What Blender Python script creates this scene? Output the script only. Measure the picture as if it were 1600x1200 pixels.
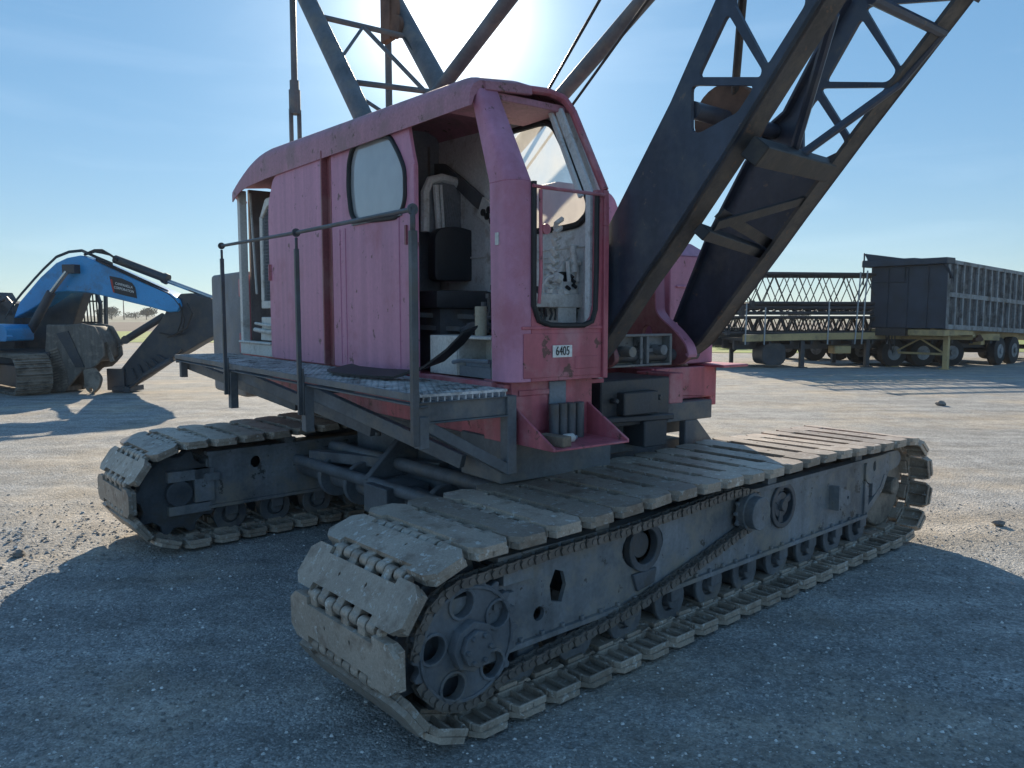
import bpy, bmesh, math, random
from mathutils import Vector, Matrix, noise
from mathutils.geometry import tessellate_polygon
random.seed(7)
R_ = math.radians
S = bpy.context.scene
for o in list(bpy.data.objects): bpy.data.objects.remove(o)
COL = S.collection

# ------------------------------------------------------------------ camera
FPX = 1210.0; CAM_H = 1.8; PITCH = math.atan(108/FPX)
cam = bpy.data.cameras.new('camera'); cam.sensor_width = 36; cam.lens = 36*FPX/1600
cam.clip_start = 0.05; cam.clip_end = 6000
camo = bpy.data.objects.new('camera', cam); COL.objects.link(camo)
camo.location = (0, 0, CAM_H); camo.rotation_euler = (math.pi/2-PITCH, 0, 0)
S.camera = camo
S.render.resolution_x = 1024; S.render.resolution_y = 768

# ------------------------------------------------------------------ sky, sun, exposure
SUN_EL, SUN_AZ = R_(20.6), R_(-4.6)          # azimuth from +Y, positive to +X
SD = Vector((math.sin(SUN_AZ)*math.cos(SUN_EL), math.cos(SUN_AZ)*math.cos(SUN_EL), math.sin(SUN_EL)))
W = bpy.data.worlds.new('World'); S.world = W; W.use_nodes = True
nt = W.node_tree; nt.nodes.clear()
def N_(nt, t, **k):
    n = nt.nodes.new(t)
    for a, b in k.items(): setattr(n, a, b)
    return n
out = N_(nt, 'ShaderNodeOutputWorld'); bg = N_(nt, 'ShaderNodeBackground')
sky = N_(nt, 'ShaderNodeTexSky', sky_type='NISHITA', sun_disc=False)
sky.sun_elevation = SUN_EL; sky.sun_rotation = SUN_AZ; sky.altitude = 20
sky.air_density = 1.0; sky.dust_density = 0.25; sky.ozone_density = 5.0
tc = N_(nt, 'ShaderNodeTexCoord')
# aureole of the low sun in the thin haze, and streaks of cirrus
dot = N_(nt, 'ShaderNodeVectorMath', operation='DOT_PRODUCT'); dot.inputs[1].default_value = SD
nt.links.new(tc.outputs['Generated'], dot.inputs[0])
mx = N_(nt, 'ShaderNodeMath', operation='MAXIMUM'); mx.inputs[1].default_value = 0
nt.links.new(dot.outputs['Value'], mx.inputs[0])
def powr(e, k):
    p = N_(nt, 'ShaderNodeMath', operation='POWER'); p.inputs[1].default_value = e
    nt.links.new(mx.outputs[0], p.inputs[0])
    m = N_(nt, 'ShaderNodeMath', operation='MULTIPLY'); m.inputs[1].default_value = k
    nt.links.new(p.outputs[0], m.inputs[0]); return m
a1 = powr(330, 9.0); a2 = powr(60, 1.2); a3 = powr(2500, 75.0)
s1 = N_(nt, 'ShaderNodeMath', operation='ADD'); nt.links.new(a1.outputs[0], s1.inputs[0]); nt.links.new(a2.outputs[0], s1.inputs[1])
s2 = N_(nt, 'ShaderNodeMath', operation='ADD'); nt.links.new(s1.outputs[0], s2.inputs[0]); nt.links.new(a3.outputs[0], s2.inputs[1])
mp = N_(nt, 'ShaderNodeMapping'); mp.inputs['Rotation'].default_value = (0, R_(22), R_(8)); mp.inputs['Scale'].default_value = (1.6, 2.0, 9)
nz = N_(nt, 'ShaderNodeTexNoise'); nz.inputs['Scale'].default_value = 2.2; nz.inputs['Detail'].default_value = 7; nz.inputs['Distortion'].default_value = .5
nt.links.new(tc.outputs['Generated'], mp.inputs['Vector']); nt.links.new(mp.outputs[0], nz.inputs['Vector'])
cr = N_(nt, 'ShaderNodeMapRange'); cr.inputs[1].default_value = .52; cr.inputs[2].default_value = .85; cr.inputs[3].default_value = 0; cr.inputs[4].default_value = .32
nt.links.new(nz.outputs['Fac'], cr.inputs[0])
s3 = N_(nt, 'ShaderNodeMath', operation='ADD'); nt.links.new(s2.outputs[0], s3.inputs[0]); nt.links.new(cr.outputs[0], s3.inputs[1])
gc = N_(nt, 'ShaderNodeMix', data_type='RGBA', blend_type='ADD'); gc.inputs[0].default_value = 1
sc = N_(nt, 'ShaderNodeVectorMath', operation='SCALE'); sc.inputs[0].default_value = (1, .97, .92)
nt.links.new(s3.outputs[0], sc.inputs['Scale'])
gm = N_(nt, 'ShaderNodeGamma'); gm.inputs['Gamma'].default_value = .42; nt.links.new(sky.outputs[0], gm.inputs['Color'])
ti = N_(nt, 'ShaderNodeVectorMath', operation='MULTIPLY'); ti.inputs[1].default_value = (.64, 1.06, 1.40); nt.links.new(gm.outputs[0], ti.inputs[0])
sx = N_(nt, 'ShaderNodeSeparateXYZ'); nt.links.new(tc.outputs['Generated'], sx.inputs[0])
h1 = N_(nt, 'ShaderNodeMath', operation='SUBTRACT', use_clamp=True); h1.inputs[0].default_value = 1; nt.links.new(sx.outputs[2], h1.inputs[1])
h2 = N_(nt, 'ShaderNodeMath', operation='POWER'); h2.inputs[1].default_value = 9; nt.links.new(h1.outputs[0], h2.inputs[0])
hv = N_(nt, 'ShaderNodeVectorMath', operation='SCALE'); hv.inputs[0].default_value = (1.25, .85, .05); nt.links.new(h2.outputs[0], hv.inputs['Scale'])
ha_ = N_(nt, 'ShaderNodeVectorMath', operation='ADD'); nt.links.new(ti.outputs[0], ha_.inputs[0]); nt.links.new(hv.outputs[0], ha_.inputs[1])
nt.links.new(ha_.outputs[0], gc.inputs[6]); nt.links.new(sc.outputs[0], gc.inputs[7])
nt.links.new(gc.outputs[2], bg.inputs['Color']); bg.inputs['Strength'].default_value = 0.10
nt.links.new(bg.outputs[0], out.inputs[0])
sun = bpy.data.lights.new('sun', 'SUN'); sun.energy = 3.3; sun.angle = R_(0.5); sun.color = (1, .86, .66)
so = bpy.data.objects.new('sun', sun); COL.objects.link(so)
so.rotation_euler = SD.to_track_quat('Z', 'Y').to_euler()
VS = S.view_settings; VS.view_transform = 'Standard'; VS.look = 'None'; VS.gamma = 1; VS.use_curve_mapping = False; VS.exposure = 1.3

# ------------------------------------------------------------------ materials
def mat(name, col, rough=.6, metal=0., var=.25, scale=3., dirt=None, amount=.4, dscale=2.5, bump=.15, bscale=60., streak=0., fine=.12, spec=.5, chips=None, chip_amt=.66, chip_scale=9.):
    m = bpy.data.materials.new(name); m.use_nodes = True; nt = m.node_tree; b = nt.nodes['Principled BSDF']
    L = nt.links.new
    g = N_(nt, 'ShaderNodeNewGeometry')
    n1 = N_(nt, 'ShaderNodeTexNoise'); n1.inputs['Scale'].default_value = scale; n1.inputs['Detail'].default_value = 6
    L(g.outputs['Position'], n1.inputs['Vector'])
    n2 = N_(nt, 'ShaderNodeTexNoise'); n2.inputs['Scale'].default_value = bscale; n2.inputs['Detail'].default_value = 4
    L(g.outputs['Position'], n2.inputs['Vector'])
    r1 = N_(nt, 'ShaderNodeMapRange'); r1.inputs[1].default_value = .3; r1.inputs[2].default_value = .7
    r1.inputs[3].default_value = 1-var; r1.inputs[4].default_value = 1+var; L(n1.outputs['Fac'], r1.inputs[0])
    r2 = N_(nt, 'ShaderNodeMapRange'); r2.inputs[1].default_value = .3; r2.inputs[2].default_value = .7
    r2.inputs[3].default_value = 1-fine; r2.inputs[4].default_value = 1+fine; L(n2.outputs['Fac'], r2.inputs[0])
    mu = N_(nt, 'ShaderNodeMath', operation='MULTIPLY'); L(r1.outputs[0], mu.inputs[0]); L(r2.outputs[0], mu.inputs[1])
    last = mu
    if streak:
        mpp = N_(nt, 'ShaderNodeMapping'); mpp.inputs['Scale'].default_value = (9, 9, .35); L(g.outputs['Position'], mpp.inputs['Vector'])
        n4 = N_(nt, 'ShaderNodeTexNoise'); n4.inputs['Scale'].default_value = 1.4; n4.inputs['Detail'].default_value = 4; L(mpp.outputs[0], n4.inputs['Vector'])
        r4 = N_(nt, 'ShaderNodeMapRange'); r4.inputs[1].default_value = .35; r4.inputs[2].default_value = .68; r4.inputs[3].default_value = 1-streak; r4.inputs[4].default_value = 1+streak
        L(n4.outputs['Fac'], r4.inputs[0])
        m3 = N_(nt, 'ShaderNodeMath', operation='MULTIPLY'); L(mu.outputs[0], m3.inputs[0]); L(r4.outputs[0], m3.inputs[1]); last = m3
    sc = N_(nt, 'ShaderNodeVectorMath', operation='SCALE'); sc.inputs[0].default_value = col; L(last.outputs[0], sc.inputs['Scale'])
    c_out = sc.outputs[0]
    if dirt:
        n3 = N_(nt, 'ShaderNodeTexNoise'); n3.inputs['Scale'].default_value = dscale; n3.inputs['Detail'].default_value = 9; n3.inputs['Roughness'].default_value = .68
        L(g.outputs['Position'], n3.inputs['Vector'])
        r3 = N_(nt, 'ShaderNodeMapRange'); r3.inputs[1].default_value = .62-amount*.35; r3.inputs[2].default_value = .72-amount*.2; r3.inputs[4].default_value = .9
        L(n3.outputs['Fac'], r3.inputs[0])
        mxx = N_(nt, 'ShaderNodeMix', data_type='RGBA'); L(r3.outputs[0], mxx.inputs[0]); L(c_out, mxx.inputs[6]); mxx.inputs[7].default_value = (*dirt, 1)
        c_out = mxx.outputs[2]
    if chips:
        n6 = N_(nt, 'ShaderNodeTexNoise'); n6.inputs['Scale'].default_value = chip_scale; n6.inputs['Detail'].default_value = 12; n6.inputs['Roughness'].default_value = .72
        L(g.outputs['Position'], n6.inputs['Vector'])
        r6 = N_(nt, 'ShaderNodeMapRange'); r6.inputs[1].default_value = chip_amt; r6.inputs[2].default_value = chip_amt+.02; r6.inputs[4].default_value = .9; L(n6.outputs['Fac'], r6.inputs[0])
        m6 = N_(nt, 'ShaderNodeMix', data_type='RGBA'); L(r6.outputs[0], m6.inputs[0]); L(c_out, m6.inputs[6]); m6.inputs[7].default_value = (*chips, 1); c_out = m6.outputs[2]
    L(c_out, b.inputs['Base Color'])
    b.inputs['Roughness'].default_value = rough; b.inputs['Metallic'].default_value = metal; b.inputs['Specular IOR Level'].default_value = spec
    if bump:
        bp = N_(nt, 'ShaderNodeBump'); bp.inputs['Strength'].default_value = bump; bp.inputs['Distance'].default_value = .01
        L(n2.outputs['Fac'], bp.inputs['Height']); L(bp.outputs[0], b.inputs['Normal'])
    return m
M = {}
M['red'] = mat('faded_red_paint', (.46, .120, .155), .45, var=.12, scale=1.6, dirt=(.50, .24, .27), amount=.34, dscale=2.4, streak=.22, bscale=35, bump=.1, fine=.06, chips=(.12, .06, .05), chip_amt=.605)
M['redchalk'] = mat('chalky_red_paint', (.54, .235, .345), .5, var=.08, scale=.9, dirt=(.44, .15, .21), amount=.26, dscale=1.6, streak=.10, bscale=30, bump=.08, fine=.05, chips=(.15, .07, .07), chip_amt=.615)
M['reddark'] = mat('dark_red_paint', (.24, .075, .085), .5, var=.2, scale=3, dirt=(.30, .15, .15), amount=.4, streak=.1)
M['roofred'] = mat('weathered_roof_paint', (.42, .19, .24), .55, var=.10, scale=1.4, dirt=(.30, .16, .17), amount=.30, dscale=3.5, streak=.08, chips=(.14, .08, .06), chip_amt=.60)
M['rust'] = mat('rusty_steel', (.13, .075, .055), .85, var=.4, scale=6, dirt=(.22, .12, .08), amount=.5)
M['boom'] = mat('black_boom_paint', (.040, .050, .078), .42, var=.2, scale=2.2, dirt=(.07, .075, .09), amount=.25, dscale=3, streak=.15, bscale=25, bump=.08, chips=(.13, .10, .085), chip_amt=.625, chip_scale=12.)
M['boomedge'] = mat('worn_boom_flange', (.072, .066, .066), .6, var=.3, scale=5, dirt=(.12, .10, .085), amount=.4, dscale=9, chips=(.16, .10, .07), chip_amt=.60, chip_scale=16.)
M['frame'] = mat('grimy_grey_steel', (.185, .195, .21), .6, var=.35, scale=3, dirt=(.27, .24, .20), amount=.40, dscale=3.2, streak=.14, bscale=45, chips=(.06, .055, .05), chip_amt=.60, chip_scale=7.)
M['dimsteel'] = mat('dimmed_boom_steel', (.016, .017, .021), .55, var=.4, scale=5, dirt=(.05, .042, .036), amount=.35, dscale=8)  # boom steel with its colour darkened to offset light bounced off the ground
M['frame2'] = mat('dark_grey_chassis_steel', (.12, .13, .145), .55, var=.3, scale=3, dirt=(.20, .18, .16), amount=.35, dscale=4, streak=.1, bscale=45)
M['framedark'] = mat('oily_dark_steel', (.085,.092,.105), .5, var=.35, scale=5, dirt=(.09, .08, .07), amount=.4, dscale=6)
M['shoe'] = mat('worn_track_steel', (.40, .335, .275), .5, metal=.1, var=.2, scale=3.5, dirt=(.22, .165, .125), amount=.34, dscale=7, bscale=110, bump=.10, fine=.16, chips=(.58, .56, .52), chip_amt=.585, chip_scale=22.)
M['shoeedge'] = mat('polished_track_edge', (.74,.71,.66), .5, var=.25, scale=14, dirt=(.22, .19, .16), amount=.4, dscale=22)
M['grate'] = mat('weathered_galvanised_steel', (.55,.56,.58), .5, metal=.2, var=.25, scale=4, dirt=(.10, .085, .075), amount=.4, dscale=7)
M['white'] = mat('old_white_paint', (.60, .59, .56), .55, var=.08, scale=3, dirt=(.30, .25, .20), amount=.22, dscale=5, streak=.06)
M['cabwhite'] = mat('cab_interior_paint', (.62, .63, .63), .6, var=.08, scale=4, dirt=(.34, .30, .27), amount=.2, dscale=7)
M['brown'] = mat('brown_grey_partition', (.24, .20, .19), .7, var=.2, scale=2, dirt=(.16, .13, .12), amount=.45, streak=.15)
M['rubber'] = mat('black_rubber', (.022, .022, .024), .6, var=.2, scale=8, bump=.05)
M['seat'] = mat('black_vinyl', (.025, .027, .032), .55, var=.2, scale=6)
M['mesh'] = mat('grey_mesh', (.20, .21, .23), .6, var=.1, scale=20)
M['cw'] = mat('counterweight_casting', (.22,.225,.24), .75, var=.2, scale=3, dirt=(.24, .22, .2), amount=.4, dscale=4, bscale=60, bump=.3)
M['chain'] = mat('greasy_chain_steel', (.17,.15,.135), .5, metal=.3, var=.3, scale=12, dirt=(.2, .17, .14), amount=.4, dscale=14)
M['bluegrey'] = mat('blue_grey_plate', (.20, .23, .27), .55, var=.1, scale=5)
M['wood'] = mat('weathered_wood', (.20, .16, .12), .8, var=.25, scale=10)
M['blue'] = mat('blue_machine_paint', (.045, .29, .60), .35, var=.12, scale=1.2, dirt=(.06, .18, .33), amount=.3, dscale=1.6, chips=(.10, .08, .07), chip_amt=.63, chip_scale=7.)
M['bucket'] = mat('worn_bucket_steel', (.15, .135, .12), .75, var=.15, scale=2, dirt=(.26, .22, .18), amount=.3, dscale=7, streak=.2)
M['xdark'] = mat('excavator_black_paint', (.05,.055,.066), .5, var=.3, scale=2, dirt=(.09, .08, .07), amount=.35)
M['mud'] = mat('dried_mud_steel', (.28, .24, .20), .85, var=.25, scale=3, dirt=(.11, .095, .08), amount=.45, dscale=4)
M['hose'] = mat('black_hose', (.025, .025, .028), .45, var=.1, scale=6, bump=0)
M['steelrod'] = mat('chromed_rod', (.45, .45, .46), .25, metal=.9, var=.1, scale=4, bump=0)
M['yellow'] = mat('faded_yellow_paint', (.50,.36,.17), .6, var=.15, scale=1.5, dirt=(.28, .21, .12), amount=.4)
M['tarp'] = mat('black_tarp', (.022,.038,.060), .55, var=.3, scale=2, bump=.1)
M['trailer'] = mat('grey_trailer_paint', (.27,.28,.29), .6, var=.2, scale=1.5, dirt=(.09, .08, .075), amount=.4, streak=.1)
M['trailerpanel'] = mat('dark_trailer_panel', (.040,.045,.052), .65, var=.4, scale=3, dirt=(.20, .19, .18), amount=.42, dscale=3.5, streak=.2)
M['tyre'] = mat('tyre_rubber', (.025, .025, .026), .8, var=.2, scale=4)
M['lattice'] = mat('rusty_lattice_paint', (.05,.047,.05), .65, var=.3, scale=2)
M['scrap'] = mat('light_grey_steel_stock', (.36, .38, .40), .6, var=.2, scale=2)
M['trunk'] = mat('bark', (.10, .075, .055), .9, var=.3, scale=6)
M['leaf'] = mat('dusty_foliage', (.060, .075, .035), .8, var=.35, scale=1.5, bump=0)
M['drybush'] = mat('dry_brush', (.16, .125, .11), .9, var=.3, scale=3, bump=0)
M['stone'] = mat('grey_stone', (.20, .185, .17), .85, var=.3, scale=9, bump=.3)
M['ink'] = mat('black_lettering', (.02, .02, .02), .5, var=0, fine=0, bump=0)
M['decalwhite'] = mat('white_plate', (.80, .79, .76), .5, var=.04, scale=8, bump=0)
M['signblack'] = mat('black_sign', (.03, .03, .035), .5, var=.1, scale=3, bump=0)
M['signred'] = mat('red_sign_edge', (.42, .06, .04), .5, var=.1, scale=3, bump=0)
M['beige'] = mat('beige_tin', (.36, .32, .24), .5, var=.1, scale=6)

def glass(name, dust, trans, tint=(1, 1, 1), transl=0.):
    m = bpy.data.materials.new(name); m.use_nodes = True; nt = m.node_tree; nt.nodes.clear(); L = nt.links.new
    o = N_(nt, 'ShaderNodeOutputMaterial'); g = N_(nt, 'ShaderNodeNewGeometry')
    nz = N_(nt, 'ShaderNodeTexNoise'); nz.inputs['Scale'].default_value = 5; nz.inputs['Detail'].default_value = 8; L(g.outputs['Position'], nz.inputs['Vector'])
    df = N_(nt, 'ShaderNodeBsdfDiffuse'); df.inputs[0].default_value = (*dust, 1)
    tl = N_(nt, 'ShaderNodeBsdfTranslucent'); tl.inputs[0].default_value = (*dust, 1)
    d2 = N_(nt, 'ShaderNodeMixShader'); d2.inputs[0].default_value = transl; L(df.outputs[0], d2.inputs[1]); L(tl.outputs[0], d2.inputs[2])
    tr = N_(nt, 'ShaderNodeBsdfTransparent'); tr.inputs[0].default_value = (*tint, 1)
    gl = N_(nt, 'ShaderNodeBsdfGlossy'); gl.inputs['Roughness'].default_value = .06
    mr = N_(nt, 'ShaderNodeMapRange'); mr.inputs[1].default_value = .3; mr.inputs[2].default_value = .7; mr.inputs[3].default_value = trans-.12; mr.inputs[4].default_value = trans+.12
    L(nz.outputs['Fac'], mr.inputs[0])
    m1 = N_(nt, 'ShaderNodeMixShader'); L(mr.outputs[0], m1.inputs[0]); L(d2.outputs[0], m1.inputs[1]); L(tr.outputs[0], m1.inputs[2])
    lw = N_(nt, 'ShaderNodeLayerWeight'); fr = N_(nt, 'ShaderNodeMapRange'); fr.inputs[1].default_value = .35; fr.inputs[3].default_value = .05; fr.inputs[4].default_value = .55; L(lw.outputs['Facing'], fr.inputs[0])
    m2 = N_(nt, 'ShaderNodeMixShader'); L(fr.outputs[0], m2.inputs[0]); L(m1.outputs[0], m2.inputs[1]); L(gl.outputs[0], m2.inputs[2])
    L(m2.outputs[0], o.inputs[0]); return m
M['dustyglass'] = glass('dusty_window_glass', (.42, .44, .47), .22)
M['dirtyglass'] = glass('sunlit_dirty_glass', (.85, .82, .74), .42, transl=.9)
M['greenglass'] = glass('green_tinted_glass', (.2, .4, .25), .75, tint=(.55, .95, .7))

def ground_mat(name, stone_lo, stone_hi, dust, cell=95., big=.35, grass=None):
    m = bpy.data.materials.new(name); m.use_nodes = True; nt = m.node_tree; b = nt.nodes['Principled BSDF']; L = nt.links.new
    g = N_(nt, 'ShaderNodeNewGeometry'); P = g.outputs['Position']
    v = N_(nt, 'ShaderNodeTexVoronoi'); v.inputs['Scale'].default_value = cell; L(P, v.inputs['Vector'])
    v2 = N_(nt, 'ShaderNodeTexVoronoi'); v2.inputs['Scale'].default_value = cell*.42; L(P, v2.inputs['Vector'])
    sp = N_(nt, 'ShaderNodeSeparateColor'); L(v.outputs['Color'], sp.inputs[0])
    pw = N_(nt, 'ShaderNodeMath', operation='POWER'); pw.inputs[1].default_value = 2.2; L(sp.outputs[0], pw.inputs[0])
    c1 = N_(nt, 'ShaderNodeMix', data_type='RGBA'); c1.inputs[6].default_value = (*stone_lo, 1); c1.inputs[7].default_value = (*stone_hi, 1); L(pw.outputs[0], c1.inputs[0])
    def ns(s, d, r=.6):
        n = N_(nt, 'ShaderNodeTexNoise'); n.inputs['Scale'].default_value = s; n.inputs['Detail'].default_value = d; n.inputs['Roughness'].default_value = r; L(P, n.inputs['Vector']); return n
    n1 = ns(big, 9, .65); r1 = N_(nt, 'ShaderNodeMapRange'); r1.inputs[1].default_value = .47; r1.inputs[2].default_value = .62; r1.inputs[4].default_value = .85; L(n1.outputs['Fac'], r1.inputs[0])
    c2 = N_(nt, 'ShaderNodeMix', data_type='RGBA'); L(r1.outputs[0], c2.inputs[0]); L(c1.outputs[2], c2.inputs[6]); c2.inputs[7].default_value = (*dust, 1)
    n2 = ns(2.6, 8, .7); r2 = N_(nt, 'ShaderNodeMapRange'); r2.inputs[1].default_value = .3; r2.inputs[2].default_value = .7; r2.inputs[3].default_value = .72; r2.inputs[4].default_value = 1.25; L(n2.outputs['Fac'], r2.inputs[0])
    n3 = ns(24, 5, .7); r3 = N_(nt, 'ShaderNodeMapRange'); r3.inputs[1].default_value = .3; r3.inputs[2].default_value = .7; r3.inputs[3].default_value = .7; r3.inputs[4].default_value = 1.3; L(n3.outputs['Fac'], r3.inputs[0])
    mpz = N_(nt, 'ShaderNodeMapping'); mpz.inputs['Scale'].default_value = (.35, 2.6, 1); mpz.inputs['Rotation'].default_value = (0, 0, .12); L(P, mpz.inputs['Vector'])
    n5 = N_(nt, 'ShaderNodeTexNoise'); n5.inputs['Scale'].default_value = 1.1; n5.inputs['Detail'].default_value = 6; L(mpz.outputs[0], n5.inputs['Vector'])
    r5 = N_(nt, 'ShaderNodeMapRange'); r5.inputs[1].default_value = .32; r5.inputs[2].default_value = .68; r5.inputs[3].default_value = .78; r5.inputs[4].default_value = 1.16; L(n5.outputs['Fac'], r5.inputs[0])
    m0 = N_(nt, 'ShaderNodeMath', operation='MULTIPLY'); L(r5.outputs[0], m0.inputs[0]); L(r3.outputs[0], m0.inputs[1])
    mm = N_(nt, 'ShaderNodeMath', operation='MULTIPLY'); L(r2.outputs[0], mm.inputs[0]); L(m0.outputs[0], mm.inputs[1])
    sc = N_(nt, 'ShaderNodeVectorMath', operation='SCALE'); L(c2.outputs[2], sc.inputs[0]); L(mm.outputs[0], sc.inputs['Scale'])
    L(sc.outputs[0], b.inputs['Base Color']); b.inputs['Roughness'].default_value = .9; b.inputs['Specular IOR Level'].default_value = .25
    h1 = N_(nt, 'ShaderNodeMath', operation='MULTIPLY'); h1.inputs[1].default_value = -.6; L(v.outputs['Distance'], h1.inputs[0])
    h2 = N_(nt, 'ShaderNodeMath', operation='MULTIPLY'); h2.inputs[1].default_value = -1.0; L(v2.outputs['Distance'], h2.inputs[0])
    h3 = N_(nt, 'ShaderNodeMath', operation='ADD'); L(h1.outputs[0], h3.inputs[0]); L(h2.outputs[0], h3.inputs[1])
    h4 = N_(nt, 'ShaderNodeMath', operation='ADD'); L(h3.outputs[0], h4.inputs[0]); L(n2.outputs['Fac'], h4.inputs[1])
    bp = N_(nt, 'ShaderNodeBump'); bp.inputs['Strength'].default_value = .45; bp.inputs['Distance'].default_value = .02; L(h4.outputs[0], bp.inputs['Height']); L(bp.outputs[0], b.inputs['Normal'])
    return m
M['ground'] = ground_mat('gravel_yard', (.25, .252, .248), (.47, .465, .45), (.43, .37, .295))
M['grass'] = mat('rough_grass', (.17,.25,.03), .9, var=.35, scale=.5, dirt=(.22, .21, .08), amount=.4, dscale=.35, bump=.4, bscale=9)
M['earth'] = mat('ploughed_earth', (.075,.06,.055), .95, var=.25, scale=.2, bump=.4, bscale=5)
M['farfield'] = mat('far_field', (.12,.135,.10), .95, var=.2, scale=.05, bump=0)
M['hill'] = mat('far_hills', (.12, .13, .12), .95, var=.2, scale=.01, bump=0)

# ------------------------------------------------------------------ mesh builder
class MB:
    def __init__(s): s.v = []; s.f = []
    def add(s, vs, fs):
        n = len(s.v); s.v += [tuple(p) for p in vs]; s.f += [tuple(i+n for i in f) for f in fs]; return s
    def box(s, x0, x1, y0, y1, z0, z1):
        v = [(x, y, z) for z in (z0, z1) for y in (y0, y1) for x in (x0, x1)]
        return s.add(v, [(0, 2, 3, 1), (4, 5, 7, 6), (0, 1, 5, 4), (2, 6, 7, 3), (0, 4, 6, 2), (1, 3, 7, 5)])
    def bar(s, p0, p1, w, h, up=(0, 0, 1)):
        p0 = Vector(p0); p1 = Vector(p1); d = (p1-p0).normalized(); up = Vector(up)
        a = d.cross(up)
        if a.length < 1e-4: a = d.cross(Vector((1, 0, 0)))
        a.normalize(); b = a.cross(d)
        v = [p+a*sx*w/2+b*sy*h/2 for p in (p0, p1) for sx, sy in ((-1, -1), (1, -1), (1, 1), (-1, 1))]
        return s.add(v, [(0, 1, 2, 3), (7, 6, 5, 4), (0, 4, 5, 1), (1, 5, 6, 2), (2, 6, 7, 3), (3, 7, 4, 0)])
    def cyl(s, p0, p1, r, n=12, r2=None, cap=True):
        p0 = Vector(p0); p1 = Vector(p1); d = (p1-p0).normalized(); r2 = r if r2 is None else r2
        a = d.orthogonal().normalized(); b = d.cross(a)
        vs = [p+(a*math.cos(6.283185*i/n)+b*math.sin(6.283185*i/n))*q for p, q in ((p0, r), (p1, r2)) for i in range(n)]
        fs = [(i, (i+1) % n, n+(i+1) % n, n+i) for i in range(n)]
        if cap: fs += [tuple(range(n-1, -1, -1)), tuple(range(n, 2*n))]
        return s.add(vs, fs)
    def ring(s, c, axis, ro, ri, t, n=28):
        c = Vector(c); d = Vector(axis).normalized(); a = d.orthogonal().normalized(); b = d.cross(a)
        vs = []
        for i in range(n):
            e = a*math.cos(6.283185*i/n)+b*math.sin(6.283185*i/n)
            vs += [c+e*ro-d*t/2, c+e*ro+d*t/2, c+e*ri+d*t/2, c+e*ri-d*t/2]
        fs = []
        for i in range(n):
            j = (i+1) % n
            for k in range(4):
                l = (k+1) % 4; fs.append((4*i+k, 4*j+k, 4*j+l, 4*i+l))
        return s.add(vs, fs)
    def tube(s, pts, r, n=8, closed=False):
        P = [Vector(p) for p in pts]; m = len(P); vs = []; prev = None
        for i in range(m):
            if closed: t = P[(i+1) % m]-P[i-1]
            else: t = P[min(i+1, m-1)]-P[max(i-1, 0)]
            t.normalize()
            if prev is None: a = t.orthogonal().normalized()
            else:
                a = prev-t*prev.dot(t)
                a = a.normalized() if a.length > 1e-5 else t.orthogonal().normalized()
            prev = a; b = t.cross(a)
            vs += [P[i]+(a*math.cos(6.283185*k/n)+b*math.sin(6.283185*k/n))*r for k in range(n)]
        fs = []
        for i in range(m if closed else m-1):
            j = (i+1) % m
            fs += [(i*n+k, i*n+(k+1) % n, j*n+(k+1) % n, j*n+k) for k in range(n)]
        if not closed: fs += [tuple(range(n-1, -1, -1)), tuple((m-1)*n+k for k in range(n))]
        return s.add(vs, fs)
    def prism(s, poly, d0, d1, ax='xz', holes=()):
        """polygon (with holes) in a plane, given thickness d0..d1 along the third axis"""
        loops = [list(poly)]+[list(h) for h in holes]
        def p3(q, d):
            return {'xz': (q[0], d, q[1]), 'yz': (d, q[0], q[1]), 'xy': (q[0], q[1], d)}[ax]
        flat = [q for l in loops for q in l]; n = len(flat)
        if holes: tris = tessellate_polygon([[Vector((q[0], q[1], 0)) for q in l] for l in loops])
        else: tris = [tuple(range(n))]
        vs = [p3(q, d0) for q in flat]+[p3(q, d1) for q in flat]
        fs = [tuple(t) for t in tris]+[tuple(i+n for i in reversed(t)) for t in tris]
        k = 0
        for l in loops:
            m = len(l)
            fs += [(k+i, k+(i+1) % m, n+k+(i+1) % m, n+k+i) for i in range(m)]; k += m
        return s.add(vs, fs)
    def strip(s, line, w0, w1, t, ax='xz'):
        """flange: a polyline in a plane swept from w0 to w1 across it, thickness t"""
        m = len(line); vs = []
        for i in range(m):
            a = Vector(line[max(i-1, 0)]); b = Vector(line[min(i+1, m-1)]); d = (b-a).normalized(); nn = Vector((-d.y, d.x))
            q = Vector(line[i]); q2 = q+nn*t
            for p in (q, q2):
                for w in (w0, w1): vs.append((p.x, w, p.y) if ax == 'xz' else (w, p.x, p.y))
        fs = [(0, 1, 3, 2), ((m-1)*4, (m-1)*4+2, (m-1)*4+3, (m-1)*4+1)]
        for i in range(m-1):
            a, b = 4*i, 4*i+4
            fs += [(a, b, b+1, a+1), (a+2, a+3, b+3, b+2), (a, a+2, b+2, b), (a+1, b+1, b+3, a+3)]
        return s.add(vs, fs)
    def mesh(s, name, m, bevel=0, seg=1, ang=35, smooth=True, edge=None):
        bm = bmesh.new(); vs = [bm.verts.new(v) for v in s.v]
        for f in s.f:
            try: bm.faces.new([vs[i] for i in f])
            except ValueError: pass
        bmesh.ops.recalc_face_normals(bm, faces=bm.faces[:])
        if bevel:
            ed = [e for e in bm.edges if len(e.link_faces) == 2 and e.calc_face_angle(0) > R_(30)]
            bmesh.ops.bevel(bm, geom=ed, offset=bevel, segments=seg, profile=.6, affect='EDGES', material=1 if edge else -1, clamp_overlap=True)
        me = bpy.data.meshes.new(name); bm.to_mesh(me); bm.free()
        me.materials.append(m)
        if edge: me.materials.append(edge)
        if smooth:
            me.polygons.foreach_set('use_smooth', [True]*len(me.polygons)); me.set_sharp_from_angle(angle=R_(ang))
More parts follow.
